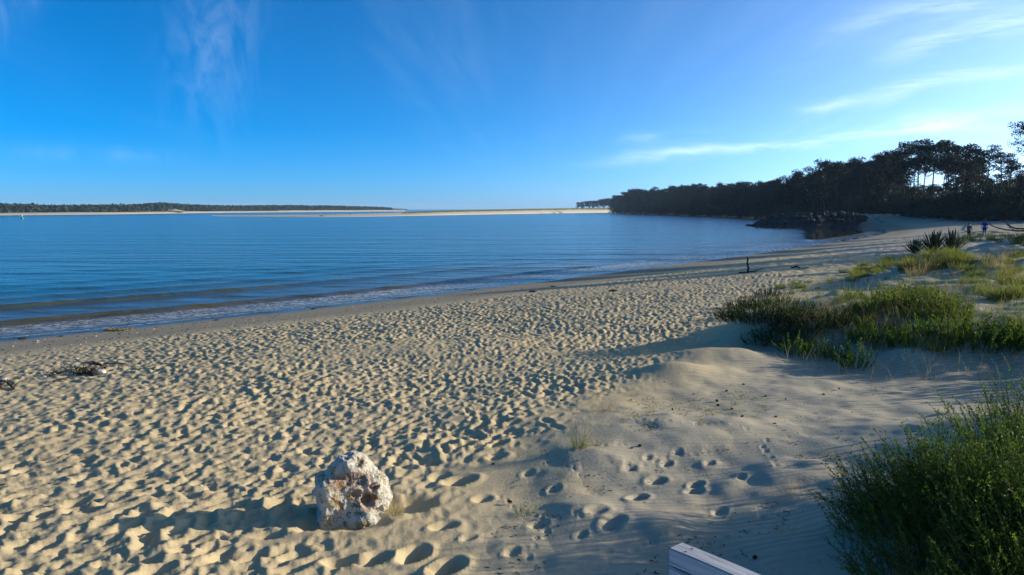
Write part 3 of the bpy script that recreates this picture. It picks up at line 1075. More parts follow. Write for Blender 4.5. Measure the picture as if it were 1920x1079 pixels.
# green bushes catching the light at the right end of the wood
for px, ty, d, lab in ((1790, 358, 196, 'sunlit yellow green bush left of the green bushes below the open pines'), (1838, 338, 188, 'rounded green bush standing highest below the open pines'),
                       (1880, 346, 180, 'green bush right of the rounded green bush'), (1915, 336, 172, 'green bush under the near pine at the picture edge')):
    b_ = bush((px - 960) / 1400 * d, d, 7.0, top_of(ty, d) - gz((px - 960) / 1400 * d, d), lab, 'green bushes below the pines')
# pines outside the right edge that shade the beach
for x, y, h, v in ((57, 62, 13, 4), (66, 70, 15, 2), (74, 84, 16, 0), (62, 54, 13, 3), (80, 70, 16, 4), (86, 96, 17, 1), (72, 60, 14, 2), (92, 84, 17, 3), (96, 110, 17, 0), (106, 100, 18, 2),
                   (84, 52, 15, 3), (110, 124, 18, 4), (98, 66, 17, 2)):
    pine(x, y, gz(x, y) + h, v, 'tall pine standing past the right edge of the beach', 'pines beside the beach')
# the near pine reaching in at the right edge
a, b = pine_variant(777, .40, .34, 74, .0105, 240, .55)
px, d = 1943, 92
t = thing('pine_tree', 'near pine with open sprays of needles at the right picture edge', 'tree', ((px - 960) / 1400 * d, d, gz((px - 960) / 1400 * d, d) - .1), 2.0, 'pines beside the beach')
hh = top_of(196, d) - t.location.z
t.scale = (hh, hh, hh)
put('trunk', mesh_q('trunk', a, M['bark'], link=False, smooth=True), t)
put('crown', mesh_q('crown', b, M['needle'], link=False), t)

# ------------------------------------------------------------------ stone breakwater
def stone_mesh(seed, sub=2, amp=.28):
    r = np.random.default_rng(seed)
    bm = bmesh.new()
    bmesh.ops.create_icosphere(bm, subdivisions=sub, radius=.5)
    pl = unit(9, r)
    off = r.uniform(.30, .42, 9)
    for v in bm.verts:
        p = np.array(v.co)
        for n_, o_ in zip(pl, off):
            e = p @ n_ - o_
            if e > 0:
                p = p - n_ * e
        v.co = p * (1.15, 1.0, .8)
    me = bpy.data.meshes.new('stone')
    bm.to_mesh(me)
    bm.free()
    me.materials.append(M['stone'])
    return me


STONES = [stone_mesh(500 + i, 1 if i % 2 else 2) for i in range(8)]
mp = [unproj(*p) for p in ((1398, 423.5), (1412, 426), (1470, 428), (1530, 428.2), (1600, 427.6), (1652, 424.5))]
mound_top = [(1398, 423), (1412, 418), (1430, 410), (1450, 402), (1475, 399), (1510, 397.5), (1545, 396), (1575, 395.5), (1600, 399), (1618, 405), (1640, 414), (1656, 423)]
mount = thing('breakwater', 'dark mound of boulders running into the still water', 'breakwater', (mp[2][0], mp[2][1], 0))
n, rows = 70, 9
V = []
for j in range(rows):
    v = j / (rows - 1)
    for i in range(n):
        px = 1398 + (1656 - 1398) * i / (n - 1)
        k = np.array([(1398, 423.8), (1412, 426), (1470, 428), (1530, 428.2), (1600, 427.6), (1656, 424)])
        dn = unproj(px, float(np.interp(px, k[:, 0], k[:, 1])))[1]
        d = dn + 15 * v
        ztop = max(.3, CAM_Z + (HOR - sky_y(px, mound_top)) / 1400 * (dn + 7))
        z = (ztop - .5) * math.sin(math.pi * min(1, v * 1.05)) ** .75 - .35
        V.append(((px - 960) / 1400 * d, d, z))
V = np.array(V)
MV = V.copy()
V = V - np.array(mount.location)
idx = np.arange(rows * n).reshape(rows, n)
F = np.stack([idx[:-1, :-1], idx[:-1, 1:], idx[1:, 1:], idx[1:, :-1]], -1).reshape(-1, 4)
mesh_np('core', V, F, M['stone'], mount)
loc0 = mount.location
cand = MV.reshape(rows, n, 3)
for i in range(285):
    j = random.choice((0, 1, 1, 2, 2, 3, 3, 4, 5))
    f = random.uniform(0, n - 1.01)
    a_ = cand[j, int(f)] * (1 - f % 1) + cand[j, int(f) + 1] * (f % 1)
    sz = random.uniform(.9, 2.1)
    o = put('stone', STONES[i % 8], mount, (a_[0] - loc0.x, a_[1] - loc0.y + random.uniform(-.5, .5), a_[2] + random.uniform(.0, .4)), rot=(random.uniform(-.5, .5), random.uniform(-.5, .5), random.uniform(0, 6)), sc=sz)
# stakes at its seaward foot
pr = np.random.default_rng(5)
for i in range(15):
    px = 1416 + i * 4.6 + pr.uniform(-1.2, 1.2)
    d = 192 - i * .25
    pth = [(0, 0, -.5), (pr.normal() * .03, 0, .5), (pr.normal() * .06, pr.normal() * .05, pr.uniform(.7, 1.25) if i > 4 else .75)]
    o = mesh_q('wooden_stake', tube(pth, [.17, .16, .13], 7), M['dead'])
    o.location = ((px - 960) / 1400 * d, d, 0)
    tag(o, 'dark wooden stake standing in the water along the foot of the stone mound', 'stake', 'stakes in front of the stone mound')


# ------------------------------------------------------------------ boulder on the beach
def sd_ell(p, c, r):
    q = (p - c) / r
    return (np.linalg.norm(q, axis=-1) - 1) * min(r)


def sd_box(p, c, h, rad):
    q = np.abs(p - c) - (np.array(h) - rad)
    return np.linalg.norm(np.maximum(q, 0), axis=-1) + np.minimum(q.max(-1), 0) - rad


def smin(a, b, k):
    h = np.clip(.5 + .5 * (b - a) / k, 0, 1)
    return b * (1 - h) + a * h - k * h * (1 - h)


def noise3(p, sc, oct, seed):
    a = fbm(p[..., 0] * sc + p[..., 2] * sc * .37, p[..., 1] * sc - p[..., 2] * sc * .21, oct, seed)
    b = fbm(p[..., 1] * sc + 5.2, p[..., 2] * sc + 1.7, oct, seed + 40)
    c = fbm(p[..., 2] * sc - 3.1, p[..., 0] * sc + 8.8, oct, seed + 80)
    return (a + b + c) / 1.7


CAVS = [((-.04, -.22, .465), (.19, .15, .055)), ((.13, -.29, .25), (.080, .15, .075)), ((.01, -.30, .33), (.075, .11, .06)), ((.19, -.22, .38), (.05, .07, .035)),
        ((-.14, -.26, .27), (.05, .04, .12)), ((.05, -.27, .13), (.08, .05, .03)), ((.06, -.12, .60), (.07, .10, .03)), ((-.2, -.25, .12), (.03, .04, .09)),
        ((.25, -.22, .12), (.05, .06, .06))]


def rock_field(p):
    f = sd_box(p, (-.03, .03, .14), (.30, .26, .30), .05)
    f = smin(f, sd_ell(p, (.25, -.03, .22), (.155, .19, .24)), .05)
    f = smin(f, sd_ell(p, (.01, .05, .46), (.245, .21, .205)), .07)
    f = smin(f, sd_ell(p, (.09, -.19, .04), (.18, .15, .20)), .06)
    f = smin(f, sd_ell(p, (-.24, -.05, .33), (.11, .18, .12)), .05)
    for c, r_ in CAVS:
        f = -smin(-f, sd_ell(np.asarray(p), c, r_), .012)
    return f


bm = bmesh.new()
bmesh.ops.create_icosphere(bm, subdivisions=7, radius=1)
D_ = np.array([v.co[:] for v in bm.verts])
Fr = np.array([[v.index for v in f.verts] for f in bm.faces])
bm.free()
C0 = np.array((.02, .02, .24))
lo, hi = np.zeros(len(D_)), np.full(len(D_), .8)
ts = np.linspace(.02, .8, 70)
best = np.full(len(D_), .05)
for tt in ts:
    fv = rock_field(C0 + D_ * tt)
    best = np.where(fv < 0, tt, best)
lo, hi = best, best + (ts[1] - ts[0])
for _ in range(8):
    mid = (lo + hi) / 2
    fv = rock_field(C0 + D_ * mid[:, None])
    lo, hi = np.where(fv < 0, mid, lo), np.where(fv < 0, hi, mid)
Vr = C0 + D_ * lo[:, None]
Vr = Vr + D_ * (.030 * noise3(Vr, 6, 3, 11) - .030 * np.abs(noise3(Vr, 9, 2, 15)) + .022 * noise3(Vr, 17, 3, 12) - .020 * np.maximum(0, noise3(Vr, 34, 2, 14) - .12) - .03 * np.maximum(0, noise3(Vr, 13, 2, 19) - .2))[:, None]
cavm = np.zeros(len(Vr))
for c, r_ in CAVS[:5]:
    cavm = np.maximum(cavm, np.exp(-np.maximum(0, sd_ell(Vr, np.array(c), np.array(r_) * 1.15)) / .012) * (1 if r_[2] < .1 else .3))
boulder = mesh_np('boulder', Vr, Fr, M['rock'], smooth=True, attrs={'cavity': cavm * .55})
boulder.location = (ROCK.x, ROCK.y, ROCK.z - .05)
boulder.rotation_euler = (0, 0, R(20))
boulder.scale = (1.0, 1.0, 1.0)
tag(boulder, 'pitted cream and rust limestone boulder sitting in the sand', 'boulder')


# ------------------------------------------------------------------ grass tufts and dune plants
def grass_mesh(name, seed, n, h, spread, mat, width=.006, lean=.5, droop=.9, lev=4, ears=0):
    r = np.random.default_rng(seed)
    rr = spread * np.sqrt(r.uniform(0, 1, n))
    a = r.uniform(0, 2 * np.pi, n)
    base = np.stack([rr * np.cos(a), rr * np.sin(a), np.full(n, -.02)], 1)
    az = a + r.normal(size=n) * .8
    VF = [ribbons(base, az, h * r.uniform(.5, 1.1, n), np.abs(r.normal(size=n)) * lean * .6 + .05, width * r.uniform(.7, 1.3, n), r.uniform(.2, 1, n) * droop, lev, r)]
    if ears:
        k = r.integers(0, n, ears)
        VF.append(ribbons(base[k], az[k], h * r.uniform(1.1, 1.5, ears), r.uniform(.1, .45, ears), width * .6 * np.ones(ears), r.uniform(.1, .4, ears), lev, r))
    return mesh_q(name, join(VF), mat, link=False)


def stems_leaves(seed, nst, h, spread, nl, leaf, lean=.6, woody=.004, up=.9, bias=(0, 0)):
    """a low shrub: many leaning stems with small leaves"""
    r = np.random.default_rng(seed)
    st, lv = [], []
    for i in range(nst):
        a = r.uniform(0, 2 * np.pi)
        q = math.sqrt(r.uniform(0, 1))
        b = np.array((math.cos(a) * spread * q, math.sin(a) * spread * q, -.03))
        L = h * r.uniform(.55, 1.1) * (1.15 - .45 * q)
        ln = lean * (q * .9 + .15 * r.normal())
        d = np.array((math.cos(a) * math.sin(ln) + bias[0], math.sin(a) * math.sin(ln) + bias[1], math.cos(ln)))
        d /= np.linalg.norm(d)
        t = np.linspace(0, 1, 5)[:, None]
        cv = r.normal(size=3) * .10 * L
        P = b + d * t * L + cv * t * (1 - t) * 2 + np.array((0, 0, up * .12 * L)) * t ** 2
        st.append(tube(P, np.array((1, .85, .7, .5, .25)) * woody, 3))
        tt = r.uniform(.18, 1.0, nl)
        C = np.stack([np.interp(tt, t[:, 0], P[:, k]) for k in range(3)], 1)
        D = d * .8 + unit(nl, r) * .75 + (0, 0, .25)
        lv.append(leaves_np(C, D, leaf * r.uniform(.7, 1.3, nl) * (1.1 - .4 * tt), leaf * .42 * r.uniform(.7, 1.2, nl), r))
    return join(st), join(lv)


M['mat'] = mat_leaf('dark_mat_leaf', (.012, .032, .006), (.042, .080, .011), .16, 2.0, .7)
MATS = []
for i in range(3):
    a, b = stems_leaves(660 + i, 120, .40, .48, 26, .036, .85)
    MATS.append((mesh_q('stems', a, M['twig'], link=False), mesh_q('foliage', b, M['mat'], link=False)))
SHRUB = []
for i in range(5):
    a, b = stems_leaves(600 + i, 70, .48, .42, 28, .050, .85)
    SHRUB.append((mesh_q('stems', a, M['twig'], link=False), mesh_q('foliage', b, M['shrub2'], link=False)))
LEAFY = []
for i in range(4):
    a, b = stems_leaves(640 + i, 34, .46, .30, 34, .050, .7)
    LEAFY.append((mesh_q('stems', a, M['twig'], link=False), mesh_q('foliage', b, M['shrub'], link=False)))
GRASS = [grass_mesh('tuft', 700 + i, 120, .42, .22, M['grass'], .012, .7, 1.0) for i in range(5)]
STRAW = [grass_mesh('tuft', 720 + i, 46, .50, .18, M['straw'], .009, .5, .7, ears=8) for i in range(4)]


def plant(lib, px, py, sc, label, cat, group, name, zs=1.0, dz=0.0, sxy=None):
    p = at(px, py)
    v = random.randrange(len(lib))
    rz = random.uniform(0, 6.28)
    k = sxy or sc
    if isinstance(lib[v], tuple):
        t = thing(name, label, cat, (p.x, p.y, p.z + dz), rz, group)
        t.scale = (k, k, sc * zs)
        put('stems', lib[v][0], t)
        put('foliage', lib[v][1], t)
    else:
        t = put(name, lib[v], None, (p.x, p.y, p.z + dz), rz, (k, k, sc * zs))
        tag(t, label, cat, group)
    return t


SG = 'low shrubs on the grassy dune'
for px, py, sc, lab in (
        (1372, 598, 1.0, 'dark low shrub at the very left tip of the grassy dune'),
        (1402, 602, 1.15, 'dark dense shrub second from the left tip of the dune'),
        (1438, 604, 1.2, 'dark dense shrub third from the left tip, above the shaded slip of sand'),
        (1474, 600, 1.05, 'dark shrub at the right end of the first dark row'),
        (1392, 578, .95, 'shrub behind the leftmost dark shrubs on the dune edge'),
        (1425, 576, 1.1, 'shrub in the middle of the dark clump at the dune edge'),
        (1462, 572, 1.05, 'green brown shrub at the back right of the dark clump'),
        (1440, 555, .9, 'shrub at the top of the dark clump beside the yellow grass'),
        (1500, 588, .85, 'small shrub joining the dark clump to the sand hollow'),
        (1436, 645, .85, 'dark shrub at the lower left point of the second row'),
        (1462, 636, 1.0, 'dark shrub second along the second row'),
        (1495, 624, 1.0, 'dark shrub third along the second row'),
        (1530, 612, 1.05, 'shrub in the middle of the second row'),
        (1568, 604, 1.0, 'green shrub near the right end of the second row'),
        (1604, 598, 1.0, 'green shrub ending the second row among pale grass'),
        (1640, 588, 1.05, 'green shrub at the left of the tall dune thicket'),
        (1672, 582, 1.25, 'tall green shrub in the heart of the dune thicket'),
        (1712, 580, 1.3, 'broad green shrub in the heart of the dune thicket'),
        (1752, 584, 1.3, 'glossy green shrub at the right of the dune thicket'),
        (1782, 592, 1.0, 'green shrub at the right edge of the thicket by open sand'),
        (1690, 560, 1.1, 'shrub at the back of the dune thicket'),
        (1735, 562, 1.1, 'shrub at the back right of the dune thicket'),
        (1650, 566, 1.0, 'shrub at the back left of the dune thicket')):
    plant(MATS if px < 1570 else SHRUB, px, py, sc * (1.05 if px < 1570 else .92), lab, 'shrub', SG, 'dune_shrub', .95)
LG = 'leafy bushes on the near face of the dune'
for px, py, sc, lab in (
        (1492, 664, .95, 'leafy bush at the left foot of the dune face'),
        (1530, 668, .9, 'leafy bush second from the left on the dune face'),
        (1572, 676, .8, 'thin leafy bush low on the dune face'),
        (1604, 688, 1.0, 'dark leafy bush hanging lowest on the dune face'),
        (1622, 640, .9, 'leafy bush above the lowest hanging bush'),
        (1660, 648, 1.0, 'leafy bush in the middle of the dune face'),
        (1700, 650, .95, 'leafy bush above the half buried hump of sand'),
        (1740, 632, 1.0, 'leafy bush on the dune crest right of the middle'),
        (1788, 634, 1.1, 'leafy bush left of the large dark bush'),
        (1826, 654, 1.45, 'large dark leafy bush at the right of the dune face'),
        (1868, 656, 1.4, 'wide leafy bush right of the large dark bush'),
        (1908, 646, 1.2, 'leafy bush cut by the right picture edge'),
        (1950, 640, 1.3, 'leafy bush beyond the wide bush at the dune end')):
    plant(LEAFY, px, py, sc, lab, 'bush', LG, 'leafy_bush', 1.0)


def scatter_px(n, poly, seed):
    r = np.random.default_rng(seed)
    P = np.array(poly, float)
    out = []
    while len(out) < n:
        q = r.uniform(P.min(0), P.max(0), (n * 3, 2))
        k = poly_dist(q[:, 0], q[:, 1], P) > 0
        out += list(map(tuple, q[k]))
    return out[:n]


for poly, n, lib, sc, lab, grp, nm in (
        ([(1450, 538), (1560, 526), (1566, 536), (1470, 556)], 18, GRASS, .55, 'yellow green grass tuft along the back rim of the dark clump', 'grass on the left rim of the dune', 'grass_tuft'),
        ([(1580, 512), (1650, 488), (1670, 505), (1600, 532)], 18, GRASS, 1.15, 'tall green grass tuft at the far left shoulder of the dune', 'grass on the far shoulder of the dune', 'grass_tuft'),
        ([(1650, 490), (1800, 474), (1830, 488), (1780, 512), (1680, 510)], 48, GRASS, 1.25, 'sunlit yellow green grass tuft in front of the spiky yuccas', 'grass in front of the yuccas', 'grass_tuft'),
        ([(1690, 505), (1790, 500), (1780, 520), (1700, 524)], 16, STRAW, 1.0, 'straw coloured dry grass tuft on the sunlit ridge', 'dry grass on the ridge', 'dry_grass_tuft'),
        ([(1800, 480), (1930, 470), (1935, 560), (1840, 570), (1810, 520)], 34, GRASS, .95, 'loose green grass tuft on the pale sand at the right', 'grass on the right of the dune', 'grass_tuft'),
        ([(1560, 560), (1780, 535), (1800, 600), (1580, 620)], 36, GRASS, .85, 'green grass tuft growing among the dune thicket', 'grass among the dune shrubs', 'grass_tuft'),
        ([(1800, 485), (1930, 475), (1935, 560), (1820, 560)], 14, STRAW, .9, 'straw coloured tuft among the loose grass at the right', 'dry grass on the right of the dune', 'dry_grass_tuft'),
        ([(1500, 590), (1720, 560), (1700, 640), (1510, 640)], 16, STRAW, .8, 'pale seeding grass among the dune shrubs', 'dry grass among the dune shrubs', 'dry_grass_tuft'),
        ([(1820, 436), (1930, 440), (1930, 462), (1800, 458)], 24, GRASS, 1.5, 'green grass tuft at the feet of the two people', 'grass by the two people', 'grass_tuft'),
        ([(1640, 600), (1930, 590), (1930, 650), (1660, 660)], 12, GRASS, .7, 'green grass tuft between the leafy bushes of the dune face', 'grass on the near face of the dune', 'grass_tuft')):
    for px, py in scatter_px(n, poly, int(poly[0][0] + n)):
        plant(lib, px, py, sc * random.uniform(.7, 1.25), lab, 'grass', grp, nm)

# loose sprigs, creepers and dead stalks over the dune: nobody could count them
VFg, VFd = [], []
r2 = np.random.default_rng(91)
for px, py in scatter_px(1500, [(1430, 560), (1650, 490), (1930, 462), (1940, 660), (1640, 660), (1480, 650)], 92) + scatter_px(450, [(1560, 525), (1650, 486), (1930, 462), (1930, 560), (1700, 560)], 96):
    p = at(px, py)
    n = 5
    B = np.stack([p.x + r2.normal(size=n) * .12, p.y + r2.normal(size=n) * .12, np.full(n, p.z - .02)], 1)
    VFg.append(ribbons(B, r2.uniform(0, 6.28, n), r2.uniform(.12, .42, n), r2.uniform(.1, 1.1, n), np.full(n, .013), r2.uniform(.2, .9, n), 3, r2))
for px, py in scatter_px(420, [(1440, 600), (1650, 500), (1930, 480), (1940, 740), (1640, 720), (1480, 690)], 93):
    p = at(px, py)
    n = 3
    B = np.stack([p.x + r2.normal(size=n) * .08, p.y + r2.normal(size=n) * .08, np.full(n, p.z - .02)], 1)
    VFd.append(ribbons(B, r2.uniform(0, 6.28, n), r2.uniform(.15, .6, n), r2.uniform(.1, .9, n), np.full(n, .007), r2.uniform(.1, .6, n), 3, r2))
tag(mesh_q('ground_cover', join(VFg), M['grass']), 'loose green sprigs over the dune sand', kind='stuff')
tag(mesh_q('dry_stalks', join(VFd), M['straw']), 'dead pale stalks over the dune', kind='stuff')
# creeping plants on the rippled sand
VFc = []
for px, py in scatter_px(300, [(1120, 765), (1180, 742), (1420, 735), (1440, 770), (1330, 830), (1150, 830)], 94) + scatter_px(46, [(1480, 860), (1560, 830), (1580, 900), (1500, 910)], 95):
    p = at(px, py)
    n = 9
    C = np.stack([p.x + r2.normal(size=n) * .035, p.y + r2.normal(size=n) * .035, np.full(n, p.z + .004)], 1)
    VFc.append(leaves_np(C, unit(n, r2) * (1, 1, .3) + (0, 0, .35), r2.uniform(.015, .034, n), r2.uniform(.008, .016, n), r2))
M['creeper'] = mat_leaf('creeper_leaf', (.20, .20, .05), (.36, .32, .09), .4, 6.0, .5)
tag(mesh_q('creeping_plants', join(VFc), M['creeper']), 'yellow green creeping plants spotting the rippled sand', kind='stuff')

# single tufts on the near sand
def tuft(px, py, lab, mat, n, h, spread, name='grass_tuft', seed=0, width=.004, lean=.6, droop=.9, ears=0, zoff=0):
    p = at(px, py)
    me = grass_mesh('tuft', 800 + seed, n, h, spread, mat, width, lean, droop, 5, ears)
    t = put(name, me, None, (p.x, p.y, p.z + zoff), 0)
    return tag(t, lab, 'grass', 'tufts on the near sand')


tuft(1088, 842, 'tallest grass tuft standing alone on the near sand', M['grass'], 90, .36, .09, seed=1, ears=10)
tuft(1118, 836, 'dry straw side of the tallest lone grass tuft', M['straw'], 50, .24, .07, 'dry_grass_tuft', seed=2)
tuft(1130, 772, 'brown dry tuft at the corner of the trampled sand', M['straw'], 60, .24, .16, 'dry_grass_tuft', seed=3, lean=.9)
tuft(1068, 905, 'thin wispy green tuft below the tallest lone tuft', M['grass'], 26, .24, .10, seed=4, lean=.9)
tuft(1105, 918, 'sparse bending grey blades right of the wispy tuft', M['straw'], 18, .24, .14, 'dry_grass_tuft', seed=5, lean=1.0)
tuft(985, 962, 'low green tuft lying on the sand right of the boulder', M['grass'], 60, .17, .12, seed=6, lean=1.1)
tuft(1700, 985, 'pale dead stalks standing inside the near bush', M['straw'], 40, .55, .30, 'dry_grass_tuft', seed=15, lean=.6)
tuft(1800, 1000, 'bent dead stalks low in the middle of the near bush', M['straw'], 30, .50, .30, 'dry_grass_tuft', seed=16, lean=.7)
tuft(1340, 1030, 'thin sprig behind the end of the timber rail', M['straw'], 10, .20, .06, 'dry_grass_tuft', seed=7)
tuft(1020, 855, 'faint dry tuft left of the tallest lone tuft', M['straw'], 34, .14, .14, 'dry_grass_tuft', seed=8, lean=1.0)
tuft(1215, 668, 'dry grass along the lip of the small sand ledge', M['straw'], 40, .2, .25, 'dry_grass_tuft', seed=9, lean=.8)
tuft(1252, 836, 'low yellow tuft on the rippled sand', M['moss'], 40, .08, .12, 'dry_grass_tuft', seed=10, lean=1.0)
tuft(1370, 838, 'small yellow tuft farther right on the rippled sand', M['moss'], 40, .07, .12, 'dry_grass_tuft', seed=11, lean=1.0)
tuft(1512, 885, 'pale rosette at the left fringe of the near bush', M['moss'], 50, .10, .12, 'dry_grass_tuft', seed=12, lean=.9)
tuft(1478, 1000, 'dead brown sprig in the shade left of the near bush', M['straw'], 26, .16, .07, 'dry_grass_tuft', seed=13, lean=.8)
tuft(1500, 930, 'bleached dry stalks fringing the near bush', M['straw'], 40, .26, .16, 'dry_grass_tuft', seed=14, lean=.9)
p = Vector((ROCK.x + .42, ROCK.y - .03, gz(ROCK.x + .42, ROCK.y - .03)))
me = grass_mesh('tuft', 860, 260, .15, .10, M['moss'], .004, .9, .5, 4)
tag(put('dry_grass_tuft', me, None, p, 0), 'pale bristly tuft against the right foot of the boulder', 'grass', 'tufts on the near sand')
me = grass_mesh('tuft', 861, 60, .06, .20, M['moss'], .004, .9, .5, 4)
tag(put('dry_grass_tuft', me, None, (ROCK.x + .02, ROCK.y - .30, gz(ROCK.x, ROCK.y - .3)), 0, (1.4, .4, 1)), 'short yellow fringe along the front foot of the boulder', 'grass', 'tufts on the near sand')


# ------------------------------------------------------------------ the big bush at the lower right, stem by stem
def leafy_stem(seed, nl=70, L=1.0):
    r = np.random.default_rng(seed)
    t = np.linspace(0, 1, 7)
    cv = r.normal(size=2) * .05
    P = np.stack([.10 * t ** 2 + cv[0] * np.sin(t * 5), cv[1] * np.sin(t * 4), L * t], 1)
    parts = [tube(P, np.interp(t, (0, 1), (.0036, .0012)), 4)]
    st = parts[0]
    tt = np.sort(r.uniform(.14, 1, nl) ** .85)
    C = np.stack([np.interp(tt, t, P[:, k]) for k in range(3)], 1)
    ph_ = np.arange(nl) * 2.4
    D = np.stack([np.cos(ph_) * .75, np.sin(ph_) * .75, .75 + .5 * tt], 1) + r.normal(size=(nl, 3)) * .2
    lv = [leaves_np(C, D, .034 * r.uniform(.7, 1.25, nl) * (1.1 - .45 * tt), .0105 * r.uniform(.8, 1.2, nl), r)]
    # short side shoots
    for q in r.uniform(.25, .8, 5):
        b = np.array([np.interp(q, t, P[:, k]) for k in range(3)])
        a = r.uniform(0, 6.28)
        d = np.array((math.cos(a) * .6, math.sin(a) * .6, .8))
        l_ = r.uniform(.08, .2)
        Q = np.stack([b, b + d * l_ * .5, b + d * l_ + (0, 0, .02)])
        st = join([st, tube(Q, [.002, .0016, .001], 3)])
        m_ = 11
        u_ = r.uniform(.2, 1, m_)
        lv.append(leaves_np(b + d * l_ * u_[:, None], d + unit(m_, r) * .7, .024 * r.uniform(.7, 1.2, m_), .009, r))
    Vl, Fl = join(lv)
    V, F = join([st, (Vl, Fl)])
    tri = F[:, 2] == F[:, 3]
    me = mesh_np('leafy_stem', V, [F[~tri], F[tri][:, :3]], M['shrub'], link=False)
    me.materials.append(M['twig'])
    nst_ = len(st[1])
    # polygon order: quads first, then tris; stem quads come first in each
    mi = np.zeros(len(me.polygons), np.int32)
    ids = np.concatenate([np.where(~tri)[0], np.where(tri)[0]])
    if len(ids) == len(mi):
        mi[ids < nst_] = 1
        me.polygons.foreach_set('material_index', mi)
    return me


STEMS = [leafy_stem(900 + i) for i in range(9)]
BG = 'bushy plants in the lower right corner'
for px, py, n, hgt, sprd, bias, lab in (
        (1640, 985, 36, .48, .30, (-.45, .1), 'low sprawling bush at the left end of the lower right greenery'),
        (1705, 990, 92, .78, .34, (-.35, 0), 'bright green bush second from the left in the lower right'),
        (1790, 1000, 130, .88, .36, (-.28, 0), 'upright bush whose single stem rises highest, in the middle of the lower right'),
        (1890, 985, 150, 1.02, .40, (-.22, 0), 'tall dense bush against the right picture edge'),
        (1965, 900, 140, 1.05, .5, (-.15, 0), 'tall bush behind the one at the right picture edge'),
        (1700, 1095, 80, .60, .36, (-.3, -.1), 'dark bush low in the shade at the bottom edge'),
        (1840, 1130, 120, .80, .42, (-.25, 0), 'shaded bush in the bottom right corner'),
        (1960, 1080, 130, 1.0, .45, (-.15, 0), 'shaded tall bush at the corner of the picture')):
    p = at(px, min(py, 1078))
    if py > 1078:
        p = Vector((p.x, p.y - (py - 1078) * .009, gz(p.x, p.y - (py - 1078) * .009)))
    t = thing('leafy_bush', lab, 'bush', p, 0, BG)
    for i in range(int(n * 1.75)):
        a = random.uniform(0, 6.283)
        q = math.sqrt(random.random())
        ox, oy = math.cos(a) * q * sprd, math.sin(a) * q * sprd
        L = hgt * random.uniform(.5, 1.08) * (1.1 - .35 * q)
        tilt = Vector((math.cos(a) * q * .55 + bias[0] + random.gauss(0, .16), math.sin(a) * q * .55 + bias[1] + random.gauss(0, .16), 1.0)).normalized()
        rot = tilt.to_track_quat('Z', 'Y').to_matrix() @ Matrix.Rotation(random.uniform(0, 6.28), 3, 'Z')
        w_ = min(1.15, .55 + .55 * L)
        put('leafy_stem', STEMS[i % 9], t, (ox, oy, gz(p.x + ox, p.y + oy) - p.z - .02), rot=rot.to_euler(), sc=(w_, w_, L))
# bare creeping shoots at its foot
for i, (pts_, lab) in enumerate(((((1640, 985), (1610, 980), (1570, 962), (1535, 935)), 'dark creeping shoot reaching left from the near bush'),
                                 (((1720, 1055), (1690, 1045), (1665, 1020), (1655, 1000)), 'dark creeping shoot curling at the foot of the near bush'),
                                 (((1660, 950), (1620, 945), (1580, 935), (1545, 925)), 'upper creeping shoot at the left of the near bush'))):
    Q = np.array([at(*q)[:] for q in pts_]) + np.array([(0, 0, .05), (0, 0, .09), (0, 0, .07), (0, 0, .05)])
    Q = np.array(chaikin(Q, 2))
    r3 = np.random.default_rng(40 + i)
    n = 90
    k = r3.uniform(0, len(Q) - 1.01, n)
    C = Q[k.astype(int)] * (1 - k % 1)[:, None] + Q[k.astype(int) + 1] * (k % 1)[:, None]
    t = thing('creeping_shoot', lab, 'plant', tuple(Q[0]), 0, 'creeping shoots of the near bush')
    mesh_q('stem', (lambda vf: (vf[0] - Q[0], vf[1]))(tube(Q, np.linspace(.005, .002, len(Q)), 5)), M['twig'], parent=t)
    mesh_q('foliage', (lambda vf: (vf[0] - Q[0], vf[1]))(leaves_np(C, unit(n, r3) + (-.5, 0, .2), .026, .01, r3)), M['shrub'], parent=t)
# a bush further right, outside the picture, shading the corner and the hollow
for x, y, sc, lab in ((5.0, 5.7, 1.1, 'low bush just outside the right picture edge'), (5.6, 6.5, 1.2, 'bush just outside the right picture edge'), (6.6, 7.3, 1.5, 'tall bush right of the picture edge beside the near bushes'), (6.2, 6.0, 2.2, 'tall bush right of the picture edge in the near corner'),
                      (13.5, 13.2, 2.8, 'tall bush right of the picture edge above the shaded hollow'), (15.5, 14.4, 3.0, 'broad bush right of the picture edge on the dune'),
                      (11.6, 12.6, 2.2, 'bush right of the picture edge at the end of the hollow'), (7.5, 8.2, 1.8, 'bush right of the picture edge up the slope')):
    a, b = SHRUB[random.randrange(5)]
    t = thing('dune_shrub', lab, 'shrub', (x, y, gz(x, y)), random.uniform(0, 6), 'shrubs right of the picture edge')
    t.scale = (sc, sc, sc)
    put('stems', a, t)
    put('foliage', b, t)


# ------------------------------------------------------------------ yuccas
def yucca_leaf(seed):
    r = np.random.default_rng(seed)
    t = np.linspace(0, 1, 6)
    wdt = .045 * np.sin(np.pi * np.clip(t * .86 + .10, 0, 1)) ** .7
    z = t - .05 * t ** 2
    xx = .10 * t ** 2.2
    V, F = [], []
    for i in range(6):
        V += [(xx[i], -wdt[i], z[i]), (xx[i] - .018 * (1 - t[i]), 0, z[i]), (xx[i], wdt[i], z[i])]
    for i in range(5):
        for j in (0, 1):
            a = i * 3 + j
            F.append((a, a + 1, a + 4, a + 3))
    return mesh_np('leaf', np.array(V), np.array(F), M['yucca'], link=False)


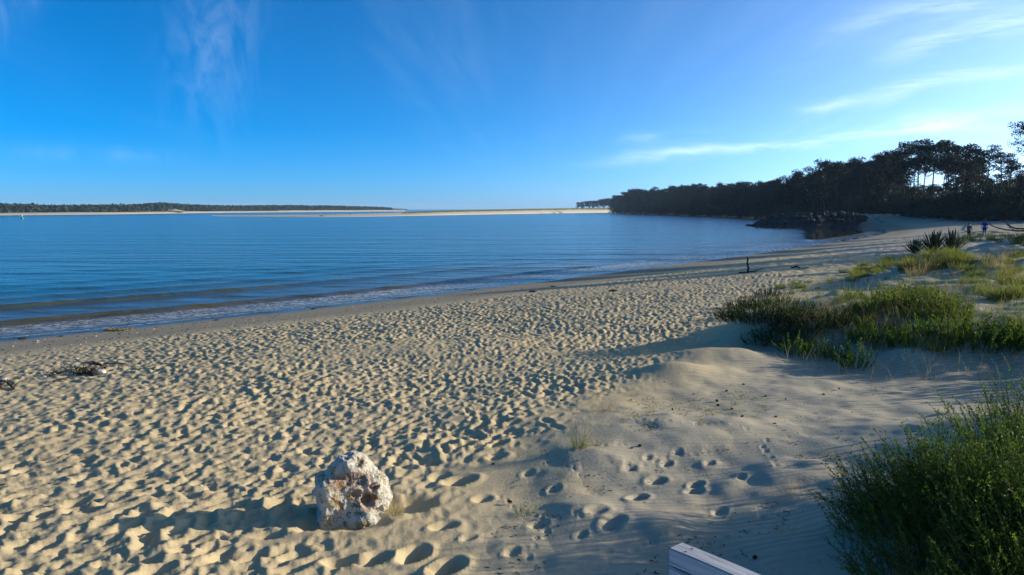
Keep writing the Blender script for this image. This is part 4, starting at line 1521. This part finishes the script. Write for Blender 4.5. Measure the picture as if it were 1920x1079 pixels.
YL = yucca_leaf(1)
for px, py, L, n, lab in ((1716, 478, 1.2, 70, 'dark spiky yucca at the left of the pair row'), (1750, 477, 1.3, 76, 'dark spiky yucca in the middle of the row'),
                          (1784, 475, 1.3, 54, 'dark spiky yucca with open fan of leaves at the right of the row')):
    p = at(px, py)
    t = thing('yucca', lab, 'yucca', p, 0, 'yuccas behind the grassy dune')
    for i in range(n):
        a = i * 2.39996
        el = R(16) + R(66) * random.random() ** .8
        d = Vector((math.cos(a) * math.sin(R(90) - el + .05), math.sin(a) * math.sin(R(90) - el + .05), math.sin(el))).normalized()
        rot = d.to_track_quat('Z', 'X').to_matrix() @ Matrix.Rotation(random.uniform(-.5, .5), 3, 'Z')
        k = L * random.uniform(.8, 1.08)
        put('leaf', YL, t, (0, 0, .05), rot=rot.to_euler(), sc=(1.2, .95, k))


# ------------------------------------------------------------------ timber rail at the bottom edge
def board(L, w_, h, seed):
    bm = bmesh.new()
    bmesh.ops.create_cube(bm, size=1)
    for v in bm.verts:
        v.co = (v.co.x * L, v.co.y * w_, v.co.z * h)
    bmesh.ops.bevel(bm, geom=bm.edges[:], offset=.007, segments=2, affect='EDGES')
    cuts = [e for e in bm.edges if abs(e.verts[0].co.x - e.verts[1].co.x) > L * .5]
    bmesh.ops.subdivide_edges(bm, edges=cuts, cuts=24, use_grid_fill=True)
    r = random.Random(seed)
    for v in bm.verts:
        v.co.y += .003 * math.sin(v.co.x * 7 + seed) + r.uniform(-.0008, .0008)
        v.co.z += .0025 * math.sin(v.co.x * 5 + seed * 2) + r.uniform(-.0008, .0008)
    me = bpy.data.meshes.new('board')
    bm.to_mesh(me)
    bm.free()
    me.materials.append(M['timber'])
    return me


zb = 3.02
A_ = Vector((*unproj(1266, 1021.5, zb), zb))
B_ = Vector((*unproj(1440, 1095, zb), zb))
dirb = (B_ - A_).normalized()
Lb = 2.6
yaw = math.atan2(dirb.y, dirb.x)
rail = thing('timber_rail', 'weathered grey timber rail poking in at the bottom edge', 'railing', (A_.x, A_.y, gz(A_.x, A_.y)), yaw)
rz_ = zb - rail.location.z
put('board', board(Lb, .125, .105, 3), rail, (Lb / 2, 0, rz_ - .0525))
put('board', board(Lb, .120, .105, 5), rail, (Lb / 2, -.002, rz_ - .105 - .012 - .0525))
for k, lx in enumerate((.75, 2.2)):
    hpost = rz_ - .24 + .35
    o = put('post', board(hpost, .10, .10, 8 + k), rail, (lx, .0, (rz_ - .222 - .35) / 2), rot=(0, R(90), 0))
    o.scale.x = (rz_ - .222 + .35) / hpost


M['rust'] = mat_plain('rusty_iron', (.09, .045, .03), .7, .3, 60)
for lx, ly in ((.10, .03), (.10, -.03), (.75, .03), (.75, -.03)):
    mesh_q('nail', tube([(lx, ly, rz_ - .004), (lx, ly, rz_ + .002), (lx, ly, rz_ + .0045)], [.006, .006, .004], 8), M['rust'], parent=rail)


# ------------------------------------------------------------------ driftwood, stones and wrack on the beach
def branch_mesh(name, pts, r0, mat, twigs=0, seed=0, parent=None, k=6):
    r = np.random.default_rng(seed)
    P = np.array(chaikin(np.array(pts, float), 2))
    P = P + r.normal(size=P.shape) * r0 * .25
    VF = [tube(P, np.linspace(r0, r0 * .45, len(P)) * r.uniform(.8, 1.2, len(P)), k)]
    for _ in range(twigs):
        i = r.integers(2, len(P) - 1)
        d = unit(1, r)[0]
        d[2] = abs(d[2]) * .7
        l_ = r.uniform(.25, .6) * np.linalg.norm(P[-1] - P[0]) * .5
        VF.append(tube([P[i], P[i] + d * l_ * .5, P[i] + d * l_ + r.normal(size=3) * l_ * .1], [r0 * .5, r0 * .35, r0 * .15], 5))
    return mesh_q(name, join(VF), mat, parent=parent, smooth=True)


def drift(pxs, dzs, r0, lab, twigs=0, seed=0, mat='drift', group='driftwood on the beach', name='driftwood'):
    Q = np.array([at(*q)[:] for q in pxs]) + np.array([(0, 0, z_) for z_ in dzs])
    o = branch_mesh(name, Q - Q[0], r0, M[mat], twigs, seed)
    o.location = Q[0]
    return tag(o, lab, 'driftwood', group)


drift(((1386, 513), (1402, 512), (1416, 511), (1431, 505)), (.03, .05, .06, .12), .055, 'bent driftwood branch lying at the foot of the upright stick', 0, 1)
pst = at(1402, 512)
o = branch_mesh('driftwood_stick', [(0, 0, -.1), (.0, 0, .35), (-.05, 0, .62), (-.04, 0, .98)], .075, M['dead'], 0, 4)
o.location = pst
tag(o, 'short dark stick standing upright on the open beach', 'driftwood', 'driftwood on the beach')
drift(((1484, 504), (1494, 503), (1500, 504)), (.02, .12, .03), .07, 'small dark driftwood lump right of the upright stick', 2, 6)
drift(((1508, 505), (1516, 502)), (.02, .06), .03, 'thin twig right of the small driftwood lump', 0, 7)
drift(((95, 707), (103, 703), (112, 705), (126, 700)), (.05, .10, .03, .12), .035, 'forked driftwood at the left of the wrack heap', 4, 8)
drift(((100, 718), (118, 715), (140, 711)), (.03, .05, .04), .028, 'dark bare branch lying in front of the wrack heap', 0, 9)
drift(((172, 693), (184, 694), (200, 699)), (.16, .18, .10), .05, 'thick dark branch on top of the wrack heap', 3, 10)
drift(((196, 683), (216, 684), (236, 684)), (.02, .03, .02), .018, 'thin stick on the sand behind the wrack heap', 0, 11)
drift(((-4, 720), (10, 723), (28, 732)), (.06, .10, .03), .03, 'brown twiggy branch at the left picture edge', 6, 12)
drift(((-2, 731), (10, 728)), (.05, .12), .03, 'second brown branch at the left picture edge', 3, 13)


def lump(px, py, size, mat, lab, cat, name, group=None, seed=0, squash=.5, sub=3, amp=.28):
    p = at(px, py)
    bm = bmesh.new()
    bmesh.ops.create_icosphere(bm, subdivisions=sub, radius=.5)
    V = np.array([v.co[:] for v in bm.verts])
    d = 1 + amp * noise3(V, 3.0, 3, seed)
    for v, k in zip(bm.verts, d):
        v.co = v.co * float(k)
    me = bpy.data.meshes.new(name)
    bm.to_mesh(me)
    bm.free()
    me.materials.append(M[mat])
    s_ = size if hasattr(size, '__len__') else (size, size * .8, size * squash)
    o = put(name, me, None, (p.x, p.y, p.z + s_[2] * .25), random.uniform(-.3, .3), s_)
    return tag(o, lab, cat, group)


lump(190, 701, (.22, .17, .14), 'pale', 'pale stone at the right of the wrack heap', 'stone', 'stone', 'stones on the beach', 21)
lump(176, 703, (.22, .18, .16), 'stone', 'dark stone left of the pale stone in the wrack heap', 'stone', 'stone', 'stones on the beach', 22)
lump(84, 708, (.09, .08, .06), 'pale', 'small white stone left of the wrack heap', 'stone', 'stone', 'stones on the beach', 23)
lump(376, 913, (.045, .04, .03), 'pale', 'tiny white shell on the trampled sand left of the boulder', 'shell', 'shell', None, 24)
lump(8, 714, (.14, .1, .1), 'pale', 'white stone beside the twiggy branch at the left edge', 'stone', 'stone', 'stones on the beach', 25)
# heap of weed and twigs
ph_ = at(160, 702)
VF = []
r4 = np.random.default_rng(66)
for i in range(110):
    c = np.array((r4.normal() * .14, r4.normal() * .10, abs(r4.normal()) * .08))
    d = unit(1, r4)[0] * r4.uniform(.06, .22)
    VF.append(tube([c - d / 2, c + r4.normal(size=3) * .02, c + d / 2], [.009, .010, .005], 4))
o = mesh_q('wrack_heap', join(VF), M['weed'])
o.location = ph_
tag(o, 'tangled dark heap of seaweed and twigs left of the pale stone', kind='stuff')
# weed clump by the water
pw = at(224, 620)
VF = []
for i in range(220):
    c = np.array((r4.uniform(-.55, .55), r4.normal() * .12, abs(r4.normal()) * .035))
    d = unit(1, r4)[0] * (1, 1, .3) * r4.uniform(.08, .2)
    VF.append(tube([c - d / 2, c, c + d / 2], [.012, .014, .006], 4))
M['weed2'] = mat_plain('olive_weed', (.20, .15, .06), .7, .4, 6)
o = mesh_q('seaweed', join(VF), M['weed2'])
o.location = pw
tag(o, 'olive brown seaweed clump stranded at the edge of the swash', 'seaweed')
for px, py, sz, lab in ((42, 636, .30, 'black seaweed clump by the waterline at the left'), (115, 631, .22, 'small dark weed strip on the waterline'), (331, 637, .16, 'dark lump on the damp sand below the swash'),
                        (856, 581, .24, 'dark seaweed lump below the middle of the beach'), (1000, 548, .5, 'brown seaweed patch on the damp middle beach'), (1038, 538, .35, 'dark seaweed patch above the brown one'),
                        (588, 580, .3, 'dark lump on the waterline left of centre'), (406, 601, .22, 'dark lump on the waterline at the left third'), (8, 910, .09, 'dark lump at the left picture edge on trampled sand'),
                        (1150, 547, .5, 'long dark weed streak on the upper beach'), (52, 687, .12, 'small dark lump above the wrack heap'), (1172, 577, .2, 'dark lump amid the trampled sand')):
    lump(px, py, (sz, sz * .7, sz * .22), 'weed', lab, 'seaweed', 'seaweed', 'dark lumps of weed on the beach', int(px), sub=2, amp=.5)
# specks of wrack and shell over the damp sand
VF, VP = [], []
for i in range(900):
    k = r4.uniform(0, 1)
    px = r4.uniform(0, 1500)
    yl = np.interp(px, (0, 640, 1280, 1500), (640, 574, 494, 465))
    p = at(px, yl + 4 + abs(r4.normal()) * np.interp(px, (0, 1500), (26, 8)))
    d = unit(1, r4)[0] * (1, 1, .2) * r4.uniform(.02, .06)
    c = np.array((p.x, p.y, p.z + .012))
    (VF if k < .75 else VP).append(tube([c - d, c, c + d], [.010, .014, .006], 3))
tag(mesh_q('wrack_litter', join(VF), M['weed']), 'specks of wrack over the damp sand', kind='stuff')
tag(mesh_q('shell_litter', join(VP), M['pale']), 'specks of broken shell over the damp sand', kind='stuff')


# pine cones and dark crumbs on the rippled sand
def cone_mesh(seed):
    r = np.random.default_rng(seed)
    VF = []
    for i in range(46):
        f = i / 45
        a = i * 2.4
        rr = .022 * math.sin(math.pi * (.12 + .83 * f)) + .004
        c = np.array((math.cos(a) * rr * .6, math.sin(a) * rr * .6, .07 * f))
        d = np.array((math.cos(a), math.sin(a), .55))
        VF.append(leaves_np(c[None], d[None], .018, .017, r))
    VF.append(tube([(0, 0, -.005), (0, 0, .03), (0, 0, .065)], [.012, .016, .006], 6))
    return mesh_q('pine_cone', join(VF), M['cone'], link=False)


CONES = [cone_mesh(3), cone_mesh(4)]
for i, (px, py) in enumerate([(1186, 842), (1197, 838), (1372, 768), (1344, 760), (1342, 752), (1392, 722), (1434, 745), (1441, 771), (1453, 784), (1436, 772), (1455, 796), (1260, 768), (1389, 783), (1472, 750),
                              (1203, 948), (922, 872), (953, 942), (1050, 752), (1470, 730), (1300, 742), (1360, 735), (1418, 1048), (1574, 730), (1545, 742)]):
    p = at(px, py)
    o = put('pine_cone', CONES[i % 2], None, (p.x, p.y, p.z + .012), rot=(R(90) + random.uniform(-.4, .4), 0, random.uniform(0, 6)), sc=random.uniform(.45, .75))
    tag(o, 'small dark pine cone lying on the smooth dune sand', 'pine cone', 'pine cones on the dune sand')
VF = []
for px, py in scatter_px(900, [(900, 1079), (1000, 800), (1200, 700), (1560, 690), (1900, 720), (1560, 900), (1440, 1079)], 97):
    p = at(px, py)
    d = unit(1, r4)[0] * (1, 1, .25) * r4.uniform(.006, .03)
    c = np.array((p.x, p.y, p.z + .006))
    VF.append(tube([c - d, c + r4.normal(size=3) * .002, c + d], [.003, .0045, .002], 3))
tag(mesh_q('twig_litter', join(VF), M['dead']), 'crumbs of twig and bark over the dune sand', kind='stuff')

# fallen trees at the head of the beach
def fallen(pxs, dzs, r0, lab, seed, nb):
    Q = np.array([at(*q)[:] for q in pxs]) + np.array([(0, 0, z_) for z_ in dzs])
    t = thing('fallen_tree', lab, 'fallen tree', tuple(Q[0]), 0, 'fallen trees at the head of the beach')
    L = Q - Q[0]
    r0 *= .6
    branch_mesh('trunk', L, r0, M['dead'], 0, seed, t, 8)
    r = np.random.default_rng(seed)
    P = np.array(chaikin(L, 2))
    for i in range(nb):
        k = P[r.integers(len(P) // 3, len(P))]
        d = np.array((r.normal(), r.normal() * .5, abs(r.normal()) * .9 + .2))
        d /= np.linalg.norm(d)
        l_ = r.uniform(1.0, 2.6)
        branch_mesh('branch', [k, k + d * l_ * .5, k + d * l_ + (0, 0, r.uniform(-.3, .3))], r0 * .4, M['dead'], 2, seed * 7 + i, t, 5)
    return t


fallen(((1925, 441), (1900, 440), (1870, 438), (1836, 414)), (.5, .5, .6, .3), .20, 'long fallen trunk rising behind the person in blue', 3, 5)
fallen(((1930, 434), (1905, 436), (1888, 432), (1882, 431)), (.35, .5, .7, 1.6), .22, 'fallen tree with a broken fork standing up at the right edge', 5, 7)
fallen(((1915, 420), (1895, 416), (1870, 411), (1850, 409)), (.3, .4, .3, .3), .16, 'far fallen tree under the dark wood', 8, 8)
fallen(((1656, 420), (1645, 418), (1632, 412), (1622, 408)), (.3, .7, 1.2, 1.6), .16, 'dead branchy tree caught on the landward end of the stone mound', 11, 9)
fallen(((1798, 412), (1810, 411), (1826, 410)), (.2, .25, .2), .14, 'dark log lying on the shaded sand left of the fallen trees', 13, 0)
fallen(((1905, 452), (1917, 450), (1930, 451)), (.2, .3, .3), .3, 'dark stump end beside the grass right of the person in blue', 17, 2)
lump(1710, 403, (1.6, 1.4, 1.5), 'stone', 'dark stump with a pale spot at the foot of the wood', 'stump', 'stump', None, 31)

# ------------------------------------------------------------------ two people
def skin_obj(name, joints, bones, mat, parent, sub=2):
    names = list(joints)
    me = bpy.data.meshes.new(name)
    me.from_pydata([joints[k][0] for k in names], [(names.index(a), names.index(b)) for a, b in bones], [])
    o = bpy.data.objects.new(name, me)
    COL.objects.link(o)
    o.parent = parent
    md = o.modifiers.new('skin', 'SKIN')
    md.use_smooth_shade = True
    for i, k in enumerate(names):
        r_ = joints[k][1]
        me.skin_vertices[0].data[i].radius = r_ if hasattr(r_, '__len__') else (r_, r_)
        me.skin_vertices[0].data[i].use_root = (i == 0)
    ss = o.modifiers.new('sub', 'SUBSURF')
    ss.levels = ss.render_levels = sub
    me.materials.append(mat)
    return o


M['skin'] = mat_plain('skin', (.32, .19, .13), .6, .1, 8)
M['hair'] = mat_plain('dark_hair', (.018, .014, .012), .6, .3, 30)
M['blue'] = mat_plain('blue_cotton', (.008, .022, .28), .85, .15, 12)
M['navy'] = mat_plain('blue_shorts', (.010, .018, .24), .85, .15, 12)
M['olive'] = mat_plain('olive_cloth', (.085, .09, .065), .9, .2, 12)
M['trouser'] = mat_plain('dark_trousers', (.04, .042, .04), .9, .2, 12)


def person(loc, rz, h, top, bottom, label, long_legs, elbow=0.0):
    t = thing('person', label, 'person', loc, rz, None)
    t.scale = (h / 1.75,) * 3
    J = {'pelvis': ((0, 0, .95), (.145, .10)), 'belly': ((0, 0, 1.12), (.13, .095)), 'chest': ((0, .0, 1.32), (.155, .10)), 'neckb': ((0, .01, 1.46), (.075, .06)), 'neck': ((0, .0, 1.53), .052),
         'jaw': ((0, -.015, 1.60), (.062, .07)), 'skull': ((0, .0, 1.68), (.078, .092)), 'top': ((0, .0, 1.745), (.05, .06)), 'nose': ((0, -.105, 1.645), .014)}
    Bn = [('pelvis', 'belly'), ('belly', 'chest'), ('chest', 'neckb'), ('neckb', 'neck'), ('neck', 'jaw'), ('jaw', 'skull'), ('skull', 'top'), ('skull', 'nose')]
    for sd, nm in ((-1, 'l'), (1, 'r')):
        J.update({nm + 'sh': ((sd * .185, 0, 1.42), .06), nm + 'el': ((sd * .25, -.02 - elbow * .1, 1.14), .043), nm + 'wr': ((sd * (.25 - elbow * .06), -.06 - elbow * .2, .90 + elbow * .12), .030),
                  nm + 'pa': ((sd * (.25 - elbow * .06), -.075 - elbow * .25, .83 + elbow * .12), (.022, .040)),
                  nm + 'hip': ((sd * .09, 0, .90), .092), nm + 'kn': ((sd * .10, -.02, .50), .062), nm + 'ca': ((sd * .10, .015, .34), .058), nm + 'an': ((sd * .10, .01, .085), .038),
                  nm + 'he': ((sd * .10, .03, .035), .034), nm + 'to': ((sd * .115, -.16, .025), (.042, .022)), nm + 'ear': ((sd * .088, .0, 1.655), .016)})
        Bn += [('chest', nm + 'sh'), (nm + 'sh', nm + 'el'), (nm + 'el', nm + 'wr'), (nm + 'wr', nm + 'pa'), ('pelvis', nm + 'hip'), (nm + 'hip', nm + 'kn'), (nm + 'kn', nm + 'ca'), (nm + 'ca', nm + 'an'),
               (nm + 'an', nm + 'he'), (nm + 'an', nm + 'to'), ('skull', nm + 'ear')]
        pa = np.array(J[nm + 'pa'][0])
        for f in range(5):
            off = (f - 2) * .017
            L = (.045, .07, .078, .07, .055)[f]
            b = pa + (sd * .002, -off - (.012 if f == 0 else 0), -.03 if f else .0)
            e = b + (-sd * .012, -.012 if f else -.03, -L * .8 if f else -.035)
            J[nm + 'f%da' % f] = (tuple(b), .010)
            J[nm + 'f%db' % f] = (tuple(e), .008)
            Bn += [(nm + 'pa', nm + 'f%da' % f), (nm + 'f%da' % f, nm + 'f%db' % f)]
    skin_obj('body', J, Bn, M['skin'], t, 1)
    up = lambda k, g: (J[k][0], tuple(x + g for x in J[k][1]) if hasattr(J[k][1], '__len__') else J[k][1] + g)
    T = {k: up(k, .022) for k in ('pelvis', 'belly', 'chest')}
    T['neckb'] = ((0, .01, 1.455), (.085, .07))
    TB = [('pelvis', 'belly'), ('belly', 'chest'), ('chest', 'neckb')]
    for nm in 'lr':
        T[nm + 'sh'] = up(nm + 'sh', .02)
        m_ = np.array(J[nm + 'el'][0])
        T[nm + 'el'] = (tuple(m_), .062)
        TB += [('chest', nm + 'sh'), (nm + 'sh', nm + 'el')]
        if long_legs:
            T[nm + 'wr'] = up(nm + 'wr', .018)
            TB.append((nm + 'el', nm + 'wr'))
    skin_obj('shirt', T, TB, top, t, 2)
    P = {'pelvis': ((0, 0, .97), (.16, .118))}
    PB = []
    for sd, nm in ((-1, 'l'), (1, 'r')):
        P[nm + 'hip'] = up(nm + 'hip', .028)
        P[nm + 'kn'] = ((sd * .10, -.018, .56), .092) if not long_legs else up(nm + 'kn', .025)
        PB += [('pelvis', nm + 'hip'), (nm + 'hip', nm + 'kn')]
        if long_legs:
            P[nm + 'an'] = up(nm + 'an', .03)
            PB.append((nm + 'kn', nm + 'an'))
    skin_obj('trousers' if long_legs else 'shorts', P, PB, bottom, t, 2)
    Hh = {'b': ((0, .03, 1.66), (.088, .085)), 'c': ((0, .02, 1.73), (.080, .092)), 'd': ((0, .01, 1.765), (.045, .055)), 'e': ((0, .065, 1.60), (.07, .04))}
    skin_obj('hair', Hh, [('b', 'c'), ('c', 'd'), ('b', 'e')], M['hair'], t, 2)
    return t


pp = at(1845, 444)
person((pp.x, pp.y, gz(pp.x, pp.y)), R(160), 31.5 * pp.y / 1400, M['blue'], M['navy'], 'person in a bright blue top and blue shorts seen from behind', False)
pp = at(1816, 449)
person((pp.x, pp.y, gz(pp.x, pp.y)), R(120), 30.0 * pp.y / 1400, M['olive'], M['trouser'], 'person with dark hair in olive clothes half hidden by plants', True, .6)
for px, py, sc, lab in ((1806, 452, 1.7, 'grey green bush screening the person in olive'), (1824, 453, 1.5, 'grey green bush at the right of the person in olive'), (1866, 452, 1.1, 'green bush right of the person in blue'),
                        (1890, 448, 1.2, 'green bush before the fallen trees'), (1916, 456, 1.5, 'green bush at the right picture edge near the people')):
    plant(SHRUB, px, py, sc, lab, 'shrub', 'bushes near the two people', 'dune_shrub')

# ------------------------------------------------------------------ far small things on the water and spit
M['buoy'] = mat_plain('buoy_paint', (.05, .22, .16), .5, .1, 2)
M['white'] = mat_plain('white_paint', (.75, .75, .74), .5, .05, 2)
bx, by = unproj(42, 411)
bu = thing('buoy', 'small buoy floating far out near the opposite shore', 'buoy', (bx, by, 0))
mesh_q('float', tube([(0, 0, -.4), (0, 0, -.2), (0, 0, .5), (0, 0, .9)], [.3, .7, .7, .4], 10), M['buoy'], parent=bu, smooth=True)
mesh_q('mast', tube([(.0, 0, .85), (0, 0, 1.6), (0, 0, 2.0)], [.14, .12, .3], 8), M['white'], parent=bu, smooth=True)
bx, by = unproj(603, 407.0)
o = lump(603, 406.5, 1.0, 'weed', 'dark rocky lump at the water edge of the spit', 'rock', 'rock', None, 44)
o.location = (bx, by, .3)
o.scale = (2.6, 1.5, 1.4)
for i, (px, wd) in enumerate(((612, .9), (625, .7), (632, .8), (655, .9), (738, 1.0), (846, 1.6), (878, 1.3), (904, 1.2), (760, 1.1), (690, .9))):
    k = int(np.argmin(np.abs(960 + 1400 * sP[:, 0] / sP[:, 1] - px)))
    q = sP[k] + sD[k] * 40
    zg = szt[k] * .72
    bush(q[0], q[1], wd, wd * 1.1, 'dark bush dotting the grassy crest of the sand spit', 'bushes on the sand spit', z=zg)


# ------------------------------------------------------------------ the air over the bay
def haze_box():
    m, t, out = new_mat('sea_haze')
    v = t.add('ShaderNodeVolumePrincipled', {'Color': (.50, .74, 1.0, 1), 'Density': HAZE, 'Anisotropy': 0.0})
    t.put(out.inputs['Volume'], v.outputs[0])
    x0, x1, y0, y1, z0, z1 = -3200, 2600, -700, 7600, -8.0, 45.0
    V = [(x, y, z) for x in (x0, x1) for y in (y0, y1) for z in (z0, z1)]
    Fq = [(0, 1, 3, 2), (4, 6, 7, 5), (0, 4, 5, 1), (2, 3, 7, 6), (0, 2, 6, 4), (1, 5, 7, 3)]
    o = mesh_np('haze', np.array(V), np.array(Fq), m)
    tag(o, 'thin sea haze over the bay', kind='stuff')


HAZE = 0.00010
haze_box()
